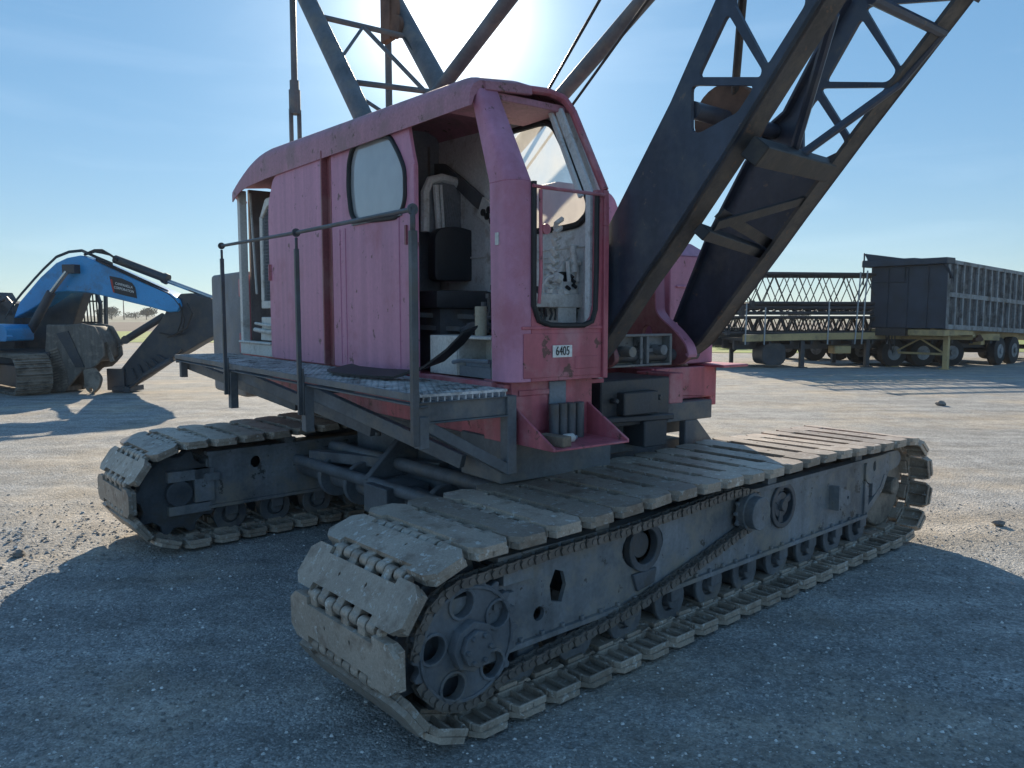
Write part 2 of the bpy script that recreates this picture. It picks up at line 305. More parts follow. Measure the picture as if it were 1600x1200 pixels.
        return me
    def build(s, name, m, parent=None, rot=0., loc=(0, 0, 0), **k):
        o = bpy.data.objects.new(name, s.mesh(name, m, **k)); COL.objects.link(o)
        o.parent = parent; o.location = loc; o.rotation_euler = (0, 0, rot); return o
def obj(name, me, parent=None, loc=(0, 0, 0), rot=(0, 0, 0)):
    o = bpy.data.objects.new(name, me); COL.objects.link(o); o.parent = parent; o.location = loc; o.rotation_euler = rot; return o
def tag(o, label, cat, group=None, kind=None):
    if label: o['label'] = label
    if cat: o['category'] = cat
    if group: o['group'] = group
    if kind: o['kind'] = kind
    return o
def struct(o): o['kind'] = 'structure'; return o
def thing(name, label, cat, loc=(0, 0, 0), rotz=0, group=None):
    o = bpy.data.objects.new(name, None); COL.objects.link(o); o.empty_display_size = .3
    o.location = loc; o.rotation_euler = (0, 0, rotz); return tag(o, label, cat, group)
def rnd(poly, r, n=4):
    """round the corners of a polygon"""
    o = []; m = len(poly)
    for i in range(m):
        p = Vector(poly[i]); a = Vector(poly[i-1])-p; b = Vector(poly[(i+1) % m])-p
        k = min(r, a.length*.45, b.length*.45); a = p+a.normalized()*k; b = p+b.normalized()*k
        for j in range(n+1):
            t = j/n; q = a*(1-t)**2+p*2*t*(1-t)+b*t*t; o.append((q.x, q.y))
    return o
def text_mesh(name, body, size, m, depth=.001):
    c = bpy.data.curves.new(name, 'FONT'); c.body = body; c.size = size; c.extrude = depth; c.align_x = 'CENTER'; c.align_y = 'CENTER'
    o = bpy.data.objects.new(name, c); COL.objects.link(o); dg = bpy.context.evaluated_depsgraph_get(); dg.update()
    me = bpy.data.meshes.new_from_object(o.evaluated_get(dg)); bpy.data.objects.remove(o); me.materials.clear(); me.materials.append(m); return me

# survey: a sight line of the photograph met with a known vertical plane (used to read real sizes)
FW = Vector((0, math.cos(PITCH), -math.sin(PITCH))); UP = Vector((0, math.sin(PITCH), math.cos(PITCH))); CP = Vector((0, 0, CAM_H))
def ray(x, y): return Vector((1, 0, 0))*((x-800)/FPX)-UP*((y-600)/FPX)+FW
def hit(q, p0, n):
    d = ray(*q); return CP+d*((Vector(p0)-CP).dot(n)/d.dot(n))
class Frame:
    def __init__(s, ox, oy, ang): s.o = Vector((ox, oy, 0)); s.x = Vector((math.cos(ang), math.sin(ang), 0)); s.y = Vector((-math.sin(ang), math.cos(ang), 0)); s.a = ang
    def side(s, q, y): P = hit(q, s.o+s.y*y, s.y)-s.o; return (P.dot(s.x), P.z)
    def front(s, q, x): P = hit(q, s.o+s.x*x, s.x)-s.o; return (P.dot(s.y), P.z)
    def sides(s, qs, y): return [s.side(q, y) for q in qs]
OX, OY = .067, 6.154
AT = R_(41.15); AH = R_(-53.5); DH = AH-AT
UF = Frame(OX, OY, AH)                      # upper works: x forward (towards the boom), y to the boom's right

# ------------------------------------------------------------------ ground
def axis(lo, hi, a, b, st, g=1.28):
    r = [a+st*i for i in range(int((b-a)/st)+1)]
    d = st; x = r[-1]
    while x < hi: d *= g; x += d; r.append(min(x, hi))
    d = st; x = a; l = []
    while x > lo: d *= g; x -= d; l.append(max(x, lo))
    return l[::-1]+r
gx = axis(-1600, 1600, -9, 9, .16); gy = axis(-60, 1900, .8, 15, .16)
def gz(x, y):
    f = max(0, 1-max(0, abs(x)-9)/14)*max(0, 1-max(0, y-14)/14)
    if f <= 0: return 0
    h = noise.noise(Vector((x*.22, y*1.9, 7)))*.010+noise.noise(Vector((x*.9, y*.9, 0)))*.010+noise.noise(Vector((x*2.7, y*2.7, 4)))*.009
    # churned edge of the yard on the left
    e = max(0, min(1, (-2.6-x)/1.2))*max(0, min(1, (y-4)/1.5))
    h += e*(abs(noise.noise(Vector((x*2.2+y, y*1.1, 9))))*.05+noise.noise(Vector((x*6, y*6, 2)))*.014)
    return (h-.012)*f
vs = [(x, y, gz(x, y)) for y in gy for x in gx]; nx = len(gx)
fs = [(j*nx+i, j*nx+i+1, (j+1)*nx+i+1, (j+1)*nx+i) for j in range(len(gy)-1) for i in range(nx-1)]
g = MB().add(vs, fs).build('ground', M['ground'], ang=180); struct(g)
def sheet(name, poly, z, m):
    return struct(MB().add([(x, y, z) for x, y in poly], [tuple(range(len(poly)))]).build(name, m, smooth=False))
def ragged(x0, x1, y0, y1, amp, st):
    lo = []; hi = []; x = x0
    while x <= x1:
        lo.append((x, y0+amp*noise.noise(Vector((x*.11, y0, 0))))); hi.append((x, y1+amp*2*noise.noise(Vector((x*.05, y1, 3))))); x += st
    return lo+hi[::-1]
sheet('verge_grass', ragged(-150, -14, 50, 84, 2.0, 2.), .02, M['grass'])
sheet('yard_edge_grass', ragged(5, 150, 37, 64, 1.5, 2.), .02, M['grass'])
sheet('ploughed_field', ragged(-500, 500, 84, 190, 3, 8.), .012, M['earth'])
sheet('far_field', ragged(-1500, 1500, 190, 1850, 6, 40.), .008, M['farfield'])

# ------------------------------------------------------------------ crawler crane
crane = thing('crawler_crane', 'faded red lattice boom crawler crane numbered 6405 with open cab', 'crane', (OX, OY, 0), AT)
def U(name, mb, m, parent=None, **k):
    return mb.build(name, M[m], parent or crane, rot=0 if parent else DH, **k)
def T(name, mb, m, parent=None, **k): return mb.build(name, M[m], parent or crane, **k)

# ---- track shoe (local: x along the track, y across, z outwards, pins at x = +-P/2, z = 0)
def shoe_mesh(P, edge=True):
    b = MB(); h = .45; xo = P/2-.008; xi = P/2-.040; c = .055; z0, z1 = .018, .044; hy = .28
    poly = [(-xo, -h+c), (-xo+c*.75, -h), (xo-c*.75, -h), (xo, -h+c), (xo, -hy), (xi, -hy), (xi, hy), (xo, hy), (xo, h-c), (xo-c*.75, h), (-xo+c*.75, h), (-xo, h-c), (-xo, hy), (-xi, hy), (-xi, -hy), (-xo, -hy)]
    b.prism(poly, z0, z1, 'xy', holes=[[(.018+.014*math.cos(a), -.10+.009*math.sin(a)) for a in (0, 1.57, 3.14, 4.71)], [(.010+.012*math.cos(a), .12+.009*math.sin(a)) for a in (0, 1.57, 3.14, 4.71)]])
    return b.mesh('track_shoe', M['shoe'], bevel=.008, edge=M['shoeedge'] if edge else None), b
def shoe_full(P):
    me, _ = shoe_mesh(P)
    b = MB(); xi = P/2-.042
    n = 8; w = .56/n
    for i in range(n):                                   # hinge lugs, alternating between the two sides
        s = 1 if i % 2 else -1; y0 = -.28+i*w+.006; y1 = y0+w-.012
        b.cyl((s*P/2, y0, .004), (s*P/2, y1, .004), .030, 10)
        b.box(min(s*P/2, s*xi*.8), max(s*P/2, s*xi*.8), y0, y1, -.018, .030)
    b.cyl((P/2, -.31, .004), (P/2, -.285, .004), .022, 8)
    b.cyl((P/2, .285, .004), (P/2, .31, .004), .022, 8)
    b.box(-xi*.8, xi*.8, -.27, .27, -.030, .019)          # tread pad the wheels run on
    b.box(-xi*.5, xi*.5, -.07, -.03, -.075, -.028); b.box(-xi*.5, xi*.5, .03, .07, -.075, -.028)
    for s in (-1, 1):                                    # rims and ribs of the hollow ends
        e0, e1 = sorted((s*.275, s*.44))
        for x in (-P/2+.024, P/2-.024): b.box(x-.010, x+.010, e0 if s > 0 else e0+.045, e1-.045 if s > 0 else e1, -.014, .019)
        for x in (-1, 1): b.bar((x*(P/2-.024), s*.395, .0025), (x*(P/2-.040), s*.440, .0025), .016, .033)
        b.box(-.006, .006, e0, e1, -.010, .019)
        q = s*.440; b.box(-P/2+.034, P/2-.034, min(q, q-s*.014), max(q, q-s*.014), -.014, .019)
        q = s*.285; b.box(-P/2+.02, P/2-.020, min(q, q-s*.012), max(q, q-s*.012), -.014, .019)
    m2 = b.mesh('lugs', M['shoe'], bevel=.004)
    bm = bmesh.new(); bm.from_mesh(me); bm.from_mesh(m2); o = bpy.data.meshes.new('track_shoe'); bm.to_mesh(o); bm.free()
    o.materials.append(M['shoe']); o.materials.append(M['shoeedge'])
    o.polygons.foreach_set('use_smooth', [True]*len(o.polygons)); o.set_sharp_from_angle(angle=R_(35)); return o

def loop_path():
    pts = []
    xn, zn, rn = -2.165, .425, .370; xf, zf, rf = 2.22, .435, .375
    for i in range(61):                                  # near end, from the horizontal upwards
        a = math.pi-math.pi/2*i/60; pts.append((xn+rn*math.cos(a), zn+rn*math.sin(a)))
    for i in range(1, 60):                               # upper run, sagging a little between carriers
        t = i/60; x = xn+(xf-xn)*t; z = .795+(.835-.795)*min(1, t*3.2)-.03*max(0, t-.75)/.25
        z += -.012*abs(math.sin(t*math.pi*3)); pts.append((x, z))
    for i in range(121):
        a = math.pi/2-math.pi*i/120; pts.append((xf+rf*math.cos(a), zf+rf*math.sin(a)))
    for i in range(1, 60): t = i/60; pts.append((xf+(xn-xf)*t, .057+.002*math.sin(t*3.14)))
    for i in range(60):
        a = 1.5*math.pi-math.pi/2*i/60; pts.append((xn+rn*math.cos(a), zn+rn*math.sin(a)))
    return pts
LP = [Vector(p) for p in loop_path()]
def place(P, n):
    """n pins a chord P apart along the loop; also how far round the last one is"""
    m = len(LP); idx = next(j for j in range(m-1, 0, -1) if (LP[j]-LP[0]).length >= P/2)
    start = idx; cur = LP[idx]; pins = [cur]; par = idx
    while len(pins) < n+1 and idx < 3*m:
        idx += 1; a = LP[(idx-1) % m]; b = LP[idx % m]
        while (b-cur).length >= P and len(pins) < n+1:
            lo, hi = 0., 1.
            for _ in range(24):
                t = (lo+hi)/2
                if (a.lerp(b, t)-cur).length < P: lo = t
                else: hi = t
            cur = a.lerp(b, hi); pins.append(cur); par = idx-1+hi
    return pins, par-start-m
NS = 49; lo, hi = .20, .26
for _ in range(36):
    P = (lo+hi)/2; pins, over = place(P, NS)
    if over > 0: hi = P
    else: lo = P
PITCH_S = lo; pins, _ = place(lo, NS)
_n = M['shoe'].node_tree; _i = N_(_n, 'ShaderNodeObjectInfo'); _r = N_(_n, 'ShaderNodeMapRange'); _r.inputs[3].default_value = .72; _r.inputs[4].default_value = 1.18; _n.links.new(_i.outputs['Random'], _r.inputs[0])
_s = N_(_n, 'ShaderNodeVectorMath', operation='SCALE'); _b = _n.nodes['Principled BSDF']; _c = _b.inputs['Base Color'].links[0].from_socket
_n.links.new(_c, _s.inputs[0]); _n.links.new(_r.outputs[0], _s.inputs['Scale']); _n.links.new(_s.outputs[0], _b.inputs['Base Color'])
SHOE = shoe_full(PITCH_S)
def gear(cx, cz, y0, y1, r, n, d, holes=(), hub=None):
    b = MB(); pl = []
    for i in range(n):
        for f, q in ((-.30, r-d), (-.10, r), (.10, r), (.30, r-d)):
            a = 6.283185*(i+f)/n; pl.append((cx+q*math.cos(a), cz+q*math.sin(a)))
    hs = [[(cx+R*math.cos(A)+hr*math.cos(6.283*k/14), cz+R*math.sin(A)+hr*math.sin(6.283*k/14)) for k in range(14)] for R, A, hr in holes]
    b.prism(pl, y0, y1, 'xz', holes=hs); return b
for side, yc in ((-1, -1.70), (1, 1.84)):
    s = side                                             # s*outwards
    yo = yc+s*.30; yi = yc-s*.30                         # outer and inner face of the side frame
    b = MB()
    def wall(y, holes, t=.025):
        b.prism([(-1.93, .30), (1.66, .30), (1.66, .70), (-1.93, .70)], y-t/2, y+t/2, 'xz', holes=holes)
    def oval(cx, cz, rx, rz, n=20): return [(cx+rx*math.cos(6.283*i/n), cz+rz*math.sin(6.283*i/n)) for i in range(n)]
    wall(yo, [oval(-.92, .575, .17, .118), [(-1.60, .44), (-1.53, .42), (-1.50, .50), (-1.52, .57), (-1.575, .59), (-1.61, .52)], oval(-1.68, .40, .035, .035, 12), oval(.49, .565, .125, .125)])
    wall(yi, [oval(-1.9+.35, .60, .045, .05, 12)])
    for y in (yo, yi):                                   # flanges
        q = .035
        b.box(-1.95, 1.70, y-q, y+q, .275, .300); b.box(-1.95, 2.02, y-q, y+q, .700, .728)
    b.box(-1.9, 1.65, min(yi, yo)+.02, max(yi, yo)-.02, .64, .66)
    for x in (-1.93, -1.2, -.2, .9, 1.64): b.box(x-.012, x+.012, min(yi, yo)+.02, max(yi, yo)-.02, .302, .66)
    # far end yoke carrying the idler
    for y in (yo, yi):
        b.prism(rnd([(1.66, .70), (1.66, .56), (1.75, .52), (2.02, .58), (2.22, .60), (2.28, .66), (2.22, .73), (2.0, .735)], .04), y-.03, y+.03, 'xz', holes=[oval(1.80, .655, .025, .04, 10)])
        b.prism([(1.66, .56), (1.72, .52), (1.72, .34), (1.66, .30)], y-.028, y+.028, 'xz')
        b.bar((1.70, y, .32), (1.95, y, .46), .05, .05); b.bar((1.95, y, .46), (2.05, y, .60), .05, .05)
        b.prism([(1.80, .42), (1.98, .47), (2.0, .58), (1.80, .53)], y-.02, y+.02, 'xz')
    # near end: bearing housing and tension blocks
    for y in (yo, yi):
        b.box(-2.05, -1.90, y-.03, y+.03, .34, .60); b.box(-2.25, -1.93, y-.03, y+.03, .52, .60); b.box(-2.25, -1.93, y-.028, y+.028, .26, .33)
        b.box(-1.98, -1.86, y-.045, y+.045, .50, .56)
    # bolts along the lower flange, rope eye bracket, cast ring
    for i in range(26):
        x = -1.8+i*.135; b.cyl((x, yo+s*.02, .300), (x, yo+s*.02, .318), .013, 6)
    b.prism([(1.13, .60), (1.30, .545), (1.31, .46), (1.16, .43)], yo+s*.07, yo+s*.085, 'xz', holes=[oval(1.265, .505, .014, .014, 8)])
    b.box(1.13, 1.15, min(yo, yo+s*.085), max(yo, yo+s*.085), .43, .60)
    b.box(-1.93, -1.75, min(yo, yo+s*.05), max(yo, yo+s*.05), .60, .66)
    fr = T('crawler_frame', b, 'frame', bevel=.004)
    # shoes
    for i in range(NS):
        a, c = pins[i], pins[i+1]; mid = (a+c)/2; d = (c-a).normalized()
        ang = math.atan2(d.y, d.x)                       # the loop runs clockwise as seen from -y: outwards is to the left
        o = obj('track_shoe', SHOE, fr, (mid.x, yc, mid.y), (random.uniform(-.010, .010), -ang+random.uniform(-.015, .015), 0))
        o.location.z += random.uniform(-.002, .002)
    # drive tumbler inside the near end, chain wheel outside it
    hs = [(.185, A, .058) for A in (1.75, 3.0, 4.25, .5, 5.5)]
    b = gear(-2.165, .425, yc-.27, yc-.16, .335, 10, .055); b.v and b.add(*(lambda g: (g.v, g.f))(gear(-2.165, .425, yc+.16, yc+.27, .335, 10, .055)))
    b.cyl((-2.165, yc-.33, .425), (-2.165, yc+.33, .425), .10, 16)
    T('drive_tumbler', b, 'framedark', fr, bevel=.006)
    b = gear(-2.15, .41, yo+s*.035, yo+s*.075, .285, 20, .03, hs)
    b.ring((-2.15, yo+s*.075, .41), (0, 1, 0), .25, .235, .02)
    for R, A, hr in hs: b.ring((-2.15+R*math.cos(A), yo+s*.078, .41+R*math.sin(A)), (0, 1, 0), hr+.014, hr, .014, 14)
    b.cyl((-2.15, yo, .41), (-2.15, yo+s*.12, .41), .11, 8); b.cyl((-2.15, yo+s*.12, .41), (-2.15, yo+s*.15, .41), .08, 8)
    for k in range(6):
        A = k*1.047; b.cyl((-2.15+.06*math.cos(A), yo+s*.14, .41+.06*math.sin(A)), (-2.15+.06*math.cos(A), yo+s*.165, .41+.06*math.sin(A)), .012, 6)
    T('chain_wheel', b, 'frame2', fr, bevel=.004)
    b = MB()
    for y in (yc-.15, yc+.15): b.cyl((2.22, y-.06, .435), (2.22, y+.06, .435), .335, 28)
    b.cyl((2.22, yc-.32, .435), (2.22, yc+.32, .435), .07, 14); T('idler_wheel', b, 'mud', fr, bevel=.01)
    for i in range(10):
        x = -1.75+i*.385; b = MB()
        b.cyl((x, yc-.22, .185), (x, yc-.10, .185), .115, 18); b.cyl((x, yc+.10, .185), (x, yc+.22, .185), .115, 18); b.cyl((x, yc-.28, .185), (x, yc+.28, .185), .05, 10)
        for y in (yc-.235, yc+.235): b.ring((x, y, .185), (0, 1, 0), .135, .07, .03, 18)
        b.box(x-.05, x+.05, min(yo, yo-s*.04), max(yo, yo-s*.04), .19, .29); b.box(x-.05, x+.05, min(yi, yi+s*.04), max(yi, yi+s*.04), .19, .29)
        T('track_roller', b, 'frame2', fr, bevel=.005)
    for x in (-1.25, .35, 1.55):
        b = MB(); b.cyl((x, yc-.28, .755), (x, yc+.28, .755), .042, 12); b.box(x-.05, x+.05, yi-.02 if s > 0 else yi-.02, yi+.02, .72, .77); b.box(x-.05, x+.05, yo-.02, yo+.02, .72, .77)
        T('carrier_roller', b, 'frame', fr)
    if s < 0:                                            # the drive chain seen on the near crawler
        yk = yo+s*.055
        pts = []
        for i in range(15):
            A = math.pi*.98-(math.pi*.98-.30)*0-(i/14)*math.pi*.50; pts.append((-2.15+.27*math.cos(A), .41+.27*math.sin(A)))
        pts += [(-1.616, .700), (-1.1, .705), (-.60, .728), (-.20, .752), (-.02, .742), (.10, .70), (.135, .62), (.10, .54), (.0, .50), (-.10, .49), (-.30, .44), (-.58, .375), (-.99, .29), (-1.28, .252), (-1.6, .225), (-1.88, .21)]
        for i in range(9):
            A = -.95-(i/8)*1.9; pts.append((-2.15+.27*math.cos(A), .41+.27*math.sin(A)))
        Q = [Vector((p[0], yk, p[1])) for p in pts]
        fine = [Q[0]]; STEP = .042
        for k in range(1, len(Q)):
            while (Q[k]-fine[-1]).length > STEP: fine.append(fine[-1]+(Q[k]-fine[-1]).normalized()*STEP)
        b = MB()
        for i in range(len(fine)-1):
            p, q = fine[i], fine[i+1]; off = .026 if i % 2 else .018
            for e in (-off, off):
                v = Vector((0, e, 0)); b.bar(p+v-(q-p)*.18, q+v+(q-p)*.18, .007, .046)
            b.cyl(p-Vector((0, .034, 0)), p+Vector((0, .034, 0)), .0165, 8)
        T('drive_chain', b, 'chain', fr)
        b = gear(.01, .615, yk-.012, yk+.012, .135, 12, .025); b.cyl((.01, yk-.10, .615), (.01, yk+.02, .615), .10, 20); b.cyl((.01, yk-.03, .615), (.01, yk-.05, .615), .05, 8)
        b.cyl((.01, yk-.045, .615), (.01, yk+.0, .615), .115, 24)
        T('chain_sprocket', b, 'frame', fr, bevel=.003)
        b = MB(); b.ring((.49, yo-.005, .565), (0, 1, 0), .150, .115, .05); b.cyl((.49, yo+.04, .565), (.49, yo-.01, .565), .085, 20); b.cyl((.49, yo+.04, .565), (.49, yo-.035, .565), .04, 8)
        for k in range(3): b.bar((.49, yo, .565), (.49+.12*math.cos(k*2.1+.4), yo, .565+.12*math.sin(k*2.1+.4)), .05, .03, (0, 1, 0))
        T('drive_hub', b, 'framedark', fr, bevel=.004)
        b = MB(); b.ring((-.92, yo-.01, .575), (0, 1, 0), .135, .095, .05, 24); b.cyl((-.92, yo+.05, .575), (-.92, yo+.005, .575), .07, 20)
        b.prism([(-1.02, .44), (-.82, .44), (-.84, .36), (-.98, .34)], yo-.03, yo-.012, 'xz')
        T('bearing_housing', b, 'framedark', fr, bevel=.004)

# ---- car body between the crawlers
b = MB()
b.box(-.85, .85, -1.0, 1.1, .42, .86)
for x in (-.95, .55):
    b.box(x, x+.34, -1.42, 1.55, .36, .66); b.box(x-.03, x+.37, -1.42, -1.36, .30, .72)
for x in (-1.12, 1.12):
    b.cyl((x, -1.40, .52), (x, 1.55, .52), .085, 16)
    for y in (.55, .95, -.5): b.ring((x, y, .52), (0, 1, 0), .165, .05, .05, 24)
b.cyl((-1.25, -.9, .60), (-1.25, 1.4, .60), .045, 12); b.cyl((-1.02, -.9, .71), (-1.02, 1.2, .71), .05, 12)
b.cyl((0, .05, .84), (0, .05, 1.02), .80, 40); b.cyl((0, .05, .98), (0, .05, 1.06), .72, 40)
b.prism([(-1.0, .66), (-.85, .66), (-.55, 1.0), (-.85, 1.0)], -1.18, -1.12, 'xz'); b.prism([(-1.3, .62), (-.85, .62), (-.85, .9), (-1.0, .9)], .2, .26, 'xz')
b.prism([(.6, .66), (1.15, .66), (.75, 1.02), (.6, 1.02)], -1.16, -1.10, 'xz')
b.prism([(-.9, .66), (-.35, .66), (-.5, .96), (-.75, .96)], -1.30, -1.26, 'xz')
b.box(-1.35, -1.0, -.15, .15, .42, .62); b.bar((-1.2, 1.2, .66), (-.9, -.2, .72), .10, .08)
for k in range(6): b.cyl((-.95, -.9+.3*k, .86), (-.95, -.9+.3*k, .89), .025, 6)
T('undercarriage', b, 'frame2', bevel=.006)

# ---- revolving frame
b = MB()
b.box(-2.95, 1.30, -1.22, -1.15, 1.10, 1.395); b.box(-2.95, 1.0, 1.10, 1.17, 1.10, 1.40)
b.box(-2.95, 1.02, .42, 1.08, 1.17, 1.41)
b.prism([(.45, 1.41), (1.12, 1.41), (1.12, 1.17), (.45, 1.215)], .98, 1.03, 'yz')
b.box(-.2, 1.30, -1.14, -.5, 1.13, 1.39); b.box(.98, 1.30, .30, .44, 1.19, 1.40)
b.box(.85, 1.20, 1.0, 1.30, 1.405, 1.425)
U('revolving_frame', b, 'red', bevel=.006)
b = MB()
b.box(-2.9, 1.1, -1.0, 1.0, 1.02, 1.16); b.box(1.05, 1.46, -1.24, -.40, .86, 1.115)
b.prism([(-.36, 1.22), (-.12, 1.22), (.12, 1.0), (.12, .86), (-.36, .86)], 1.10, 1.14, 'yz')
b.box(-.9, .9, -.9, .9, .90, 1.04)
U('slewing_base', b, 'frame2', bevel=.006)
b = MB(); b.box(.80, 1.30, -.34, .30, 1.07, 1.38); b.box(.70, 1.34, .02, .24, .92, 1.10); b.box(1.28, 1.37, -.20, .12, 1.15, 1.30)
for k in range(5): b.cyl((1.30, -.25+.1*k, 1.25), (1.36, -.25+.1*k, 1.25), .02, 8)
b.cyl((1.0, .26, 1.0), (1.0, .31, 1.0), .10, 14); b.bar((1.33, -.33, 1.13), (1.33, .3, 1.11), .04, .04)
U('swing_gearbox', b, 'xdark', bevel=.012)

# ---- boom foot brackets
BRK = [UF.side(q, .34) for q in ((1020, 574), (1064, 570), (1080, 560), (1076, 540), (1058, 517), (1036, 498), (1028, 486), (1027, 385), (985, 385), (930, 500), (930, 574))]
def bracket(Rc):
    pl = BRK
    b = MB(); b.prism(rnd(pl, .08), Rc-.02, Rc+.02, 'xz', holes=[[(1.06+.05*math.cos(6.283*i/16), 1.66+.068*math.sin(6.283*i/16)) for i in range(16)]])
    return b
for Rc in (.34, -.34):
    U('boom_foot_bracket', bracket(Rc), 'reddark', bevel=.004)
    if Rc > 0: b = MB(); b.strip(rnd(BRK[2:8], .06), Rc-.03, Rc+.055, -.012); U('bracket_rim', b, 'redchalk')
b = MB()
b.prism(rnd([(-.34, 1.47), (.22, 1.47), (.26, 1.52), (.26, 1.62), (.22, 1.67), (-.34, 1.67)], .03), 1.26, 1.29, 'yz')
for y in (-.30, -.04, .02, .24): b.box(1.29, 1.36, y-.012, y+.012, 1.48, 1.66)
b.box(1.29, 1.36, -.33, .25, 1.66, 1.675); b.box(1.29, 1.36, -.33, .25, 1.465, 1.48)
b.cyl((1.30, -.18, 1.565), (1.42, -.18, 1.565), .035, 10); b.cyl((1.30, .13, 1.57), (1.40, .13, 1.57), .035, 10); b.box(1.29, 1.33, -.03, .14, 1.54, 1.58)
U('front_fairlead', b, 'frame', bevel=.003)

# ---- housings to the right of the boom
b = MB(); b.box(-.7, .98, .64, 1.14, 1.43, 2.24); b.add([(-.7, .64, 2.24), (.98, .64, 2.24), (.98, 1.14, 2.24), (-.7, 1.14, 2.24), (-.5, .80, 2.345), (.88, .80, 2.345), (.88, .98, 2.345), (-.5, .98, 2.345)], [(0, 1, 5, 4), (1, 2, 6, 5), (2, 3, 7, 6), (3, 0, 4, 7), (4, 5, 6, 7)])
b.box(.98, .995, .70, 1.08, 2.0, 2.02); b.box(.98, .995, .66, .80, 1.60, 1.62)
hs = U('machinery_housing', b, 'redchalk', bevel=.03)
b = MB(); b.tube([(.84, .82, 2.33), (.84, .82, 2.41), (.84, .95, 2.41), (.84, .95, 2.33)], .012, 6); U('lifting_handle', b, 'frame', hs)
b = MB(); b.prism(rnd([(.20, 1.45), (1.0, 1.45), (1.0, 2.50), (.86, 2.78), (.72, 2.84), (.20, 2.84)], .06), -1.3, .16, 'yz'); b.box(.14, .175, .22, .98, 2.50, 2.53); U('boom_hoist_housing', b, 'redchalk', bevel=.01)

# ---- counterweight
b = MB(); b.box(-4.08, -3.02, -1.24, 1.24, .96, 2.24); U('counterweight', b, 'cw', bevel=.05, seg=3)
b = MB(); b.box(-3.05, -2.88, -1.20, 1.20, 1.12, 2.20); b.box(-3.06, -2.97, -1.26, -1.20, 1.42, 1.62); b.box(-3.06, -2.97, -1.255, -1.21, 1.98, 2.16); U('tail_frame', b, 'red', bevel=.008)

# ---- house: left side, rear bay, cab
RS = -1.30
b = MB(); b.prism(rnd([(-1.92, 1.42), (-.70, 1.42), (-.70, 3.02), (-1.50, 3.05), (-1.78, 2.96), (-1.90, 2.78), (-1.92, 2.6)], .04), RS-.03, RS, 'xz')
rp = U('rear_side_door', b, 'redchalk', bevel=.006)
b = MB(); b.box(-1.895, -1.865, RS-.036, RS-.029, 2.10, 2.24); b.bar((-1.88, RS-.045, 2.10), (-1.88, RS-.045, 2.24), .012, .012); U('door_handle', b, 'red', rp)
b = MB(); b.box(-.72, -.58, RS-.004, RS+.02, 1.42, 3.0); b.box(-.705, -.685, RS-.05, RS, 1.42, 3.02); b.box(-.60, -.585, RS-.02, RS, 1.42, 3.0)
U('door_jamb', b, 'reddark', bevel=.003)
zq = lambda x, y: (340+x/4, 80+y/4)
wq = [zq(*p) for p in ((832, 860), (835, 700), (860, 600), (930, 555), (1062, 530), (1100, 545), (1150, 640), (1188, 740), (1190, 920), (1170, 1000), (1130, 1040), (1050, 1050), (880, 1068), (850, 1020))]
WS = rnd(UF.sides(wq, RS), .05, 3)
dp = [(-.60, 1.42), (.665, 1.42), (.665, 2.72), (.64, 2.78), (.575, 3.0), (-.60, 3.0)]
b = MB(); b.prism(dp, RS-.015, RS+.01, 'xz', holes=[WS[::-1]])
for x in (-.45, -.36, .45): b.box(x-.008, x+.008, RS-.021, RS-.013, 1.44, 2.42)
b.box(.63, .675, RS-.03, RS-.010, 1.42, 2.72)
sp = U('side_panel', b, 'redchalk', bevel=.003)
b = MB(); b.tube([(p[0], RS-.018, p[1]) for p in WS], .017, 8, closed=True); U('window_seal', b, 'rubber', sp)
b = MB(); b.prism(WS, RS-.006, RS-.001, 'xz'); U('window_pane', b, 'dustyglass', sp)
b = MB(); b.bar((-.20, RS-.035, 2.447), (.46, RS-.035, 2.452), .012, .022); b.box(-.22, .50, RS-.03, RS-.012, 2.425, 2.436); U('window_sill', b, 'frame', sp)
b = MB(); b.box(.545, .565, RS-.028, RS-.014, 2.24, 2.36); U('door_handle', b, 'reddark', sp)
# rear bay
b = MB()
b.box(-2.87, -2.80, RS, RS+.07, 1.44, 3.0); b.bar((-2.78, RS+.10, 2.98), (-2.66, RS+.10, 2.0), .02, .02)
U('bay_post', b, 'white', bevel=.004)
b = MB(); b.box(-2.86, -1.96, RS-.01, RS+.05, 1.42, 1.53); b.box(-2.86, -1.96, RS-.03, RS+.06, 1.53, 1.55); U('bay_sill', b, 'white', bevel=.006)
b = MB(); b.box(-2.66, -.2, -.72, -.69, 1.44, 3.05); b.bar((-2.5, -.73, 2.88), (-1.2, -.73, 2.9), .05, .05); b.box(-2.45, -2.30, -.745, -.72, 2.1, 2.5)
b.box(-2.86, -2.82, -1.20, 1.0, 1.44, 3.02); U('inner_partition', b, 'brown', bevel=.004)
b = MB(); b.box(-2.32, -1.3, -1.25, -1.21, 1.86, 1.93); b.box(-2.32, -2.25, -1.25, -1.21, 1.93, 2.72); b.prism(rnd([(-2.32, 2.70), (-2.25, 2.70), (-2.1, 2.80), (-1.3, 2.80), (-1.3, 2.87), (-2.15, 2.87)], .03), -1.25, -1.21, 'xz')
b.box(-2.30, -1.5, -1.27, -1.19, 1.56, 1.66); b.tube([(-2.42, -1.285, 1.66), (-2.0, -1.29, 1.64), (-1.7, -1.29, 1.66)], .022, 8); b.tube([(-2.40, -1.285, 1.72), (-2.0, -1.29, 1.70), (-1.7, -1.29, 1.72)], .015, 8); b.box(-2.3, -1.9, -1.26, -1.1, 1.66, 1.78)
rd = U('radiator_guard', b, 'white', bevel=.005)
b = MB()
for i in range(26): b.bar((-2.25+i*.036, -1.23, 1.93), (-2.25+i*.036, -1.23, 2.80), .008, .004)
for i in range(28): b.bar((-2.26, -1.228, 1.93+i*.031), (-1.3, -1.228, 1.93+i*.031), .004, .008)
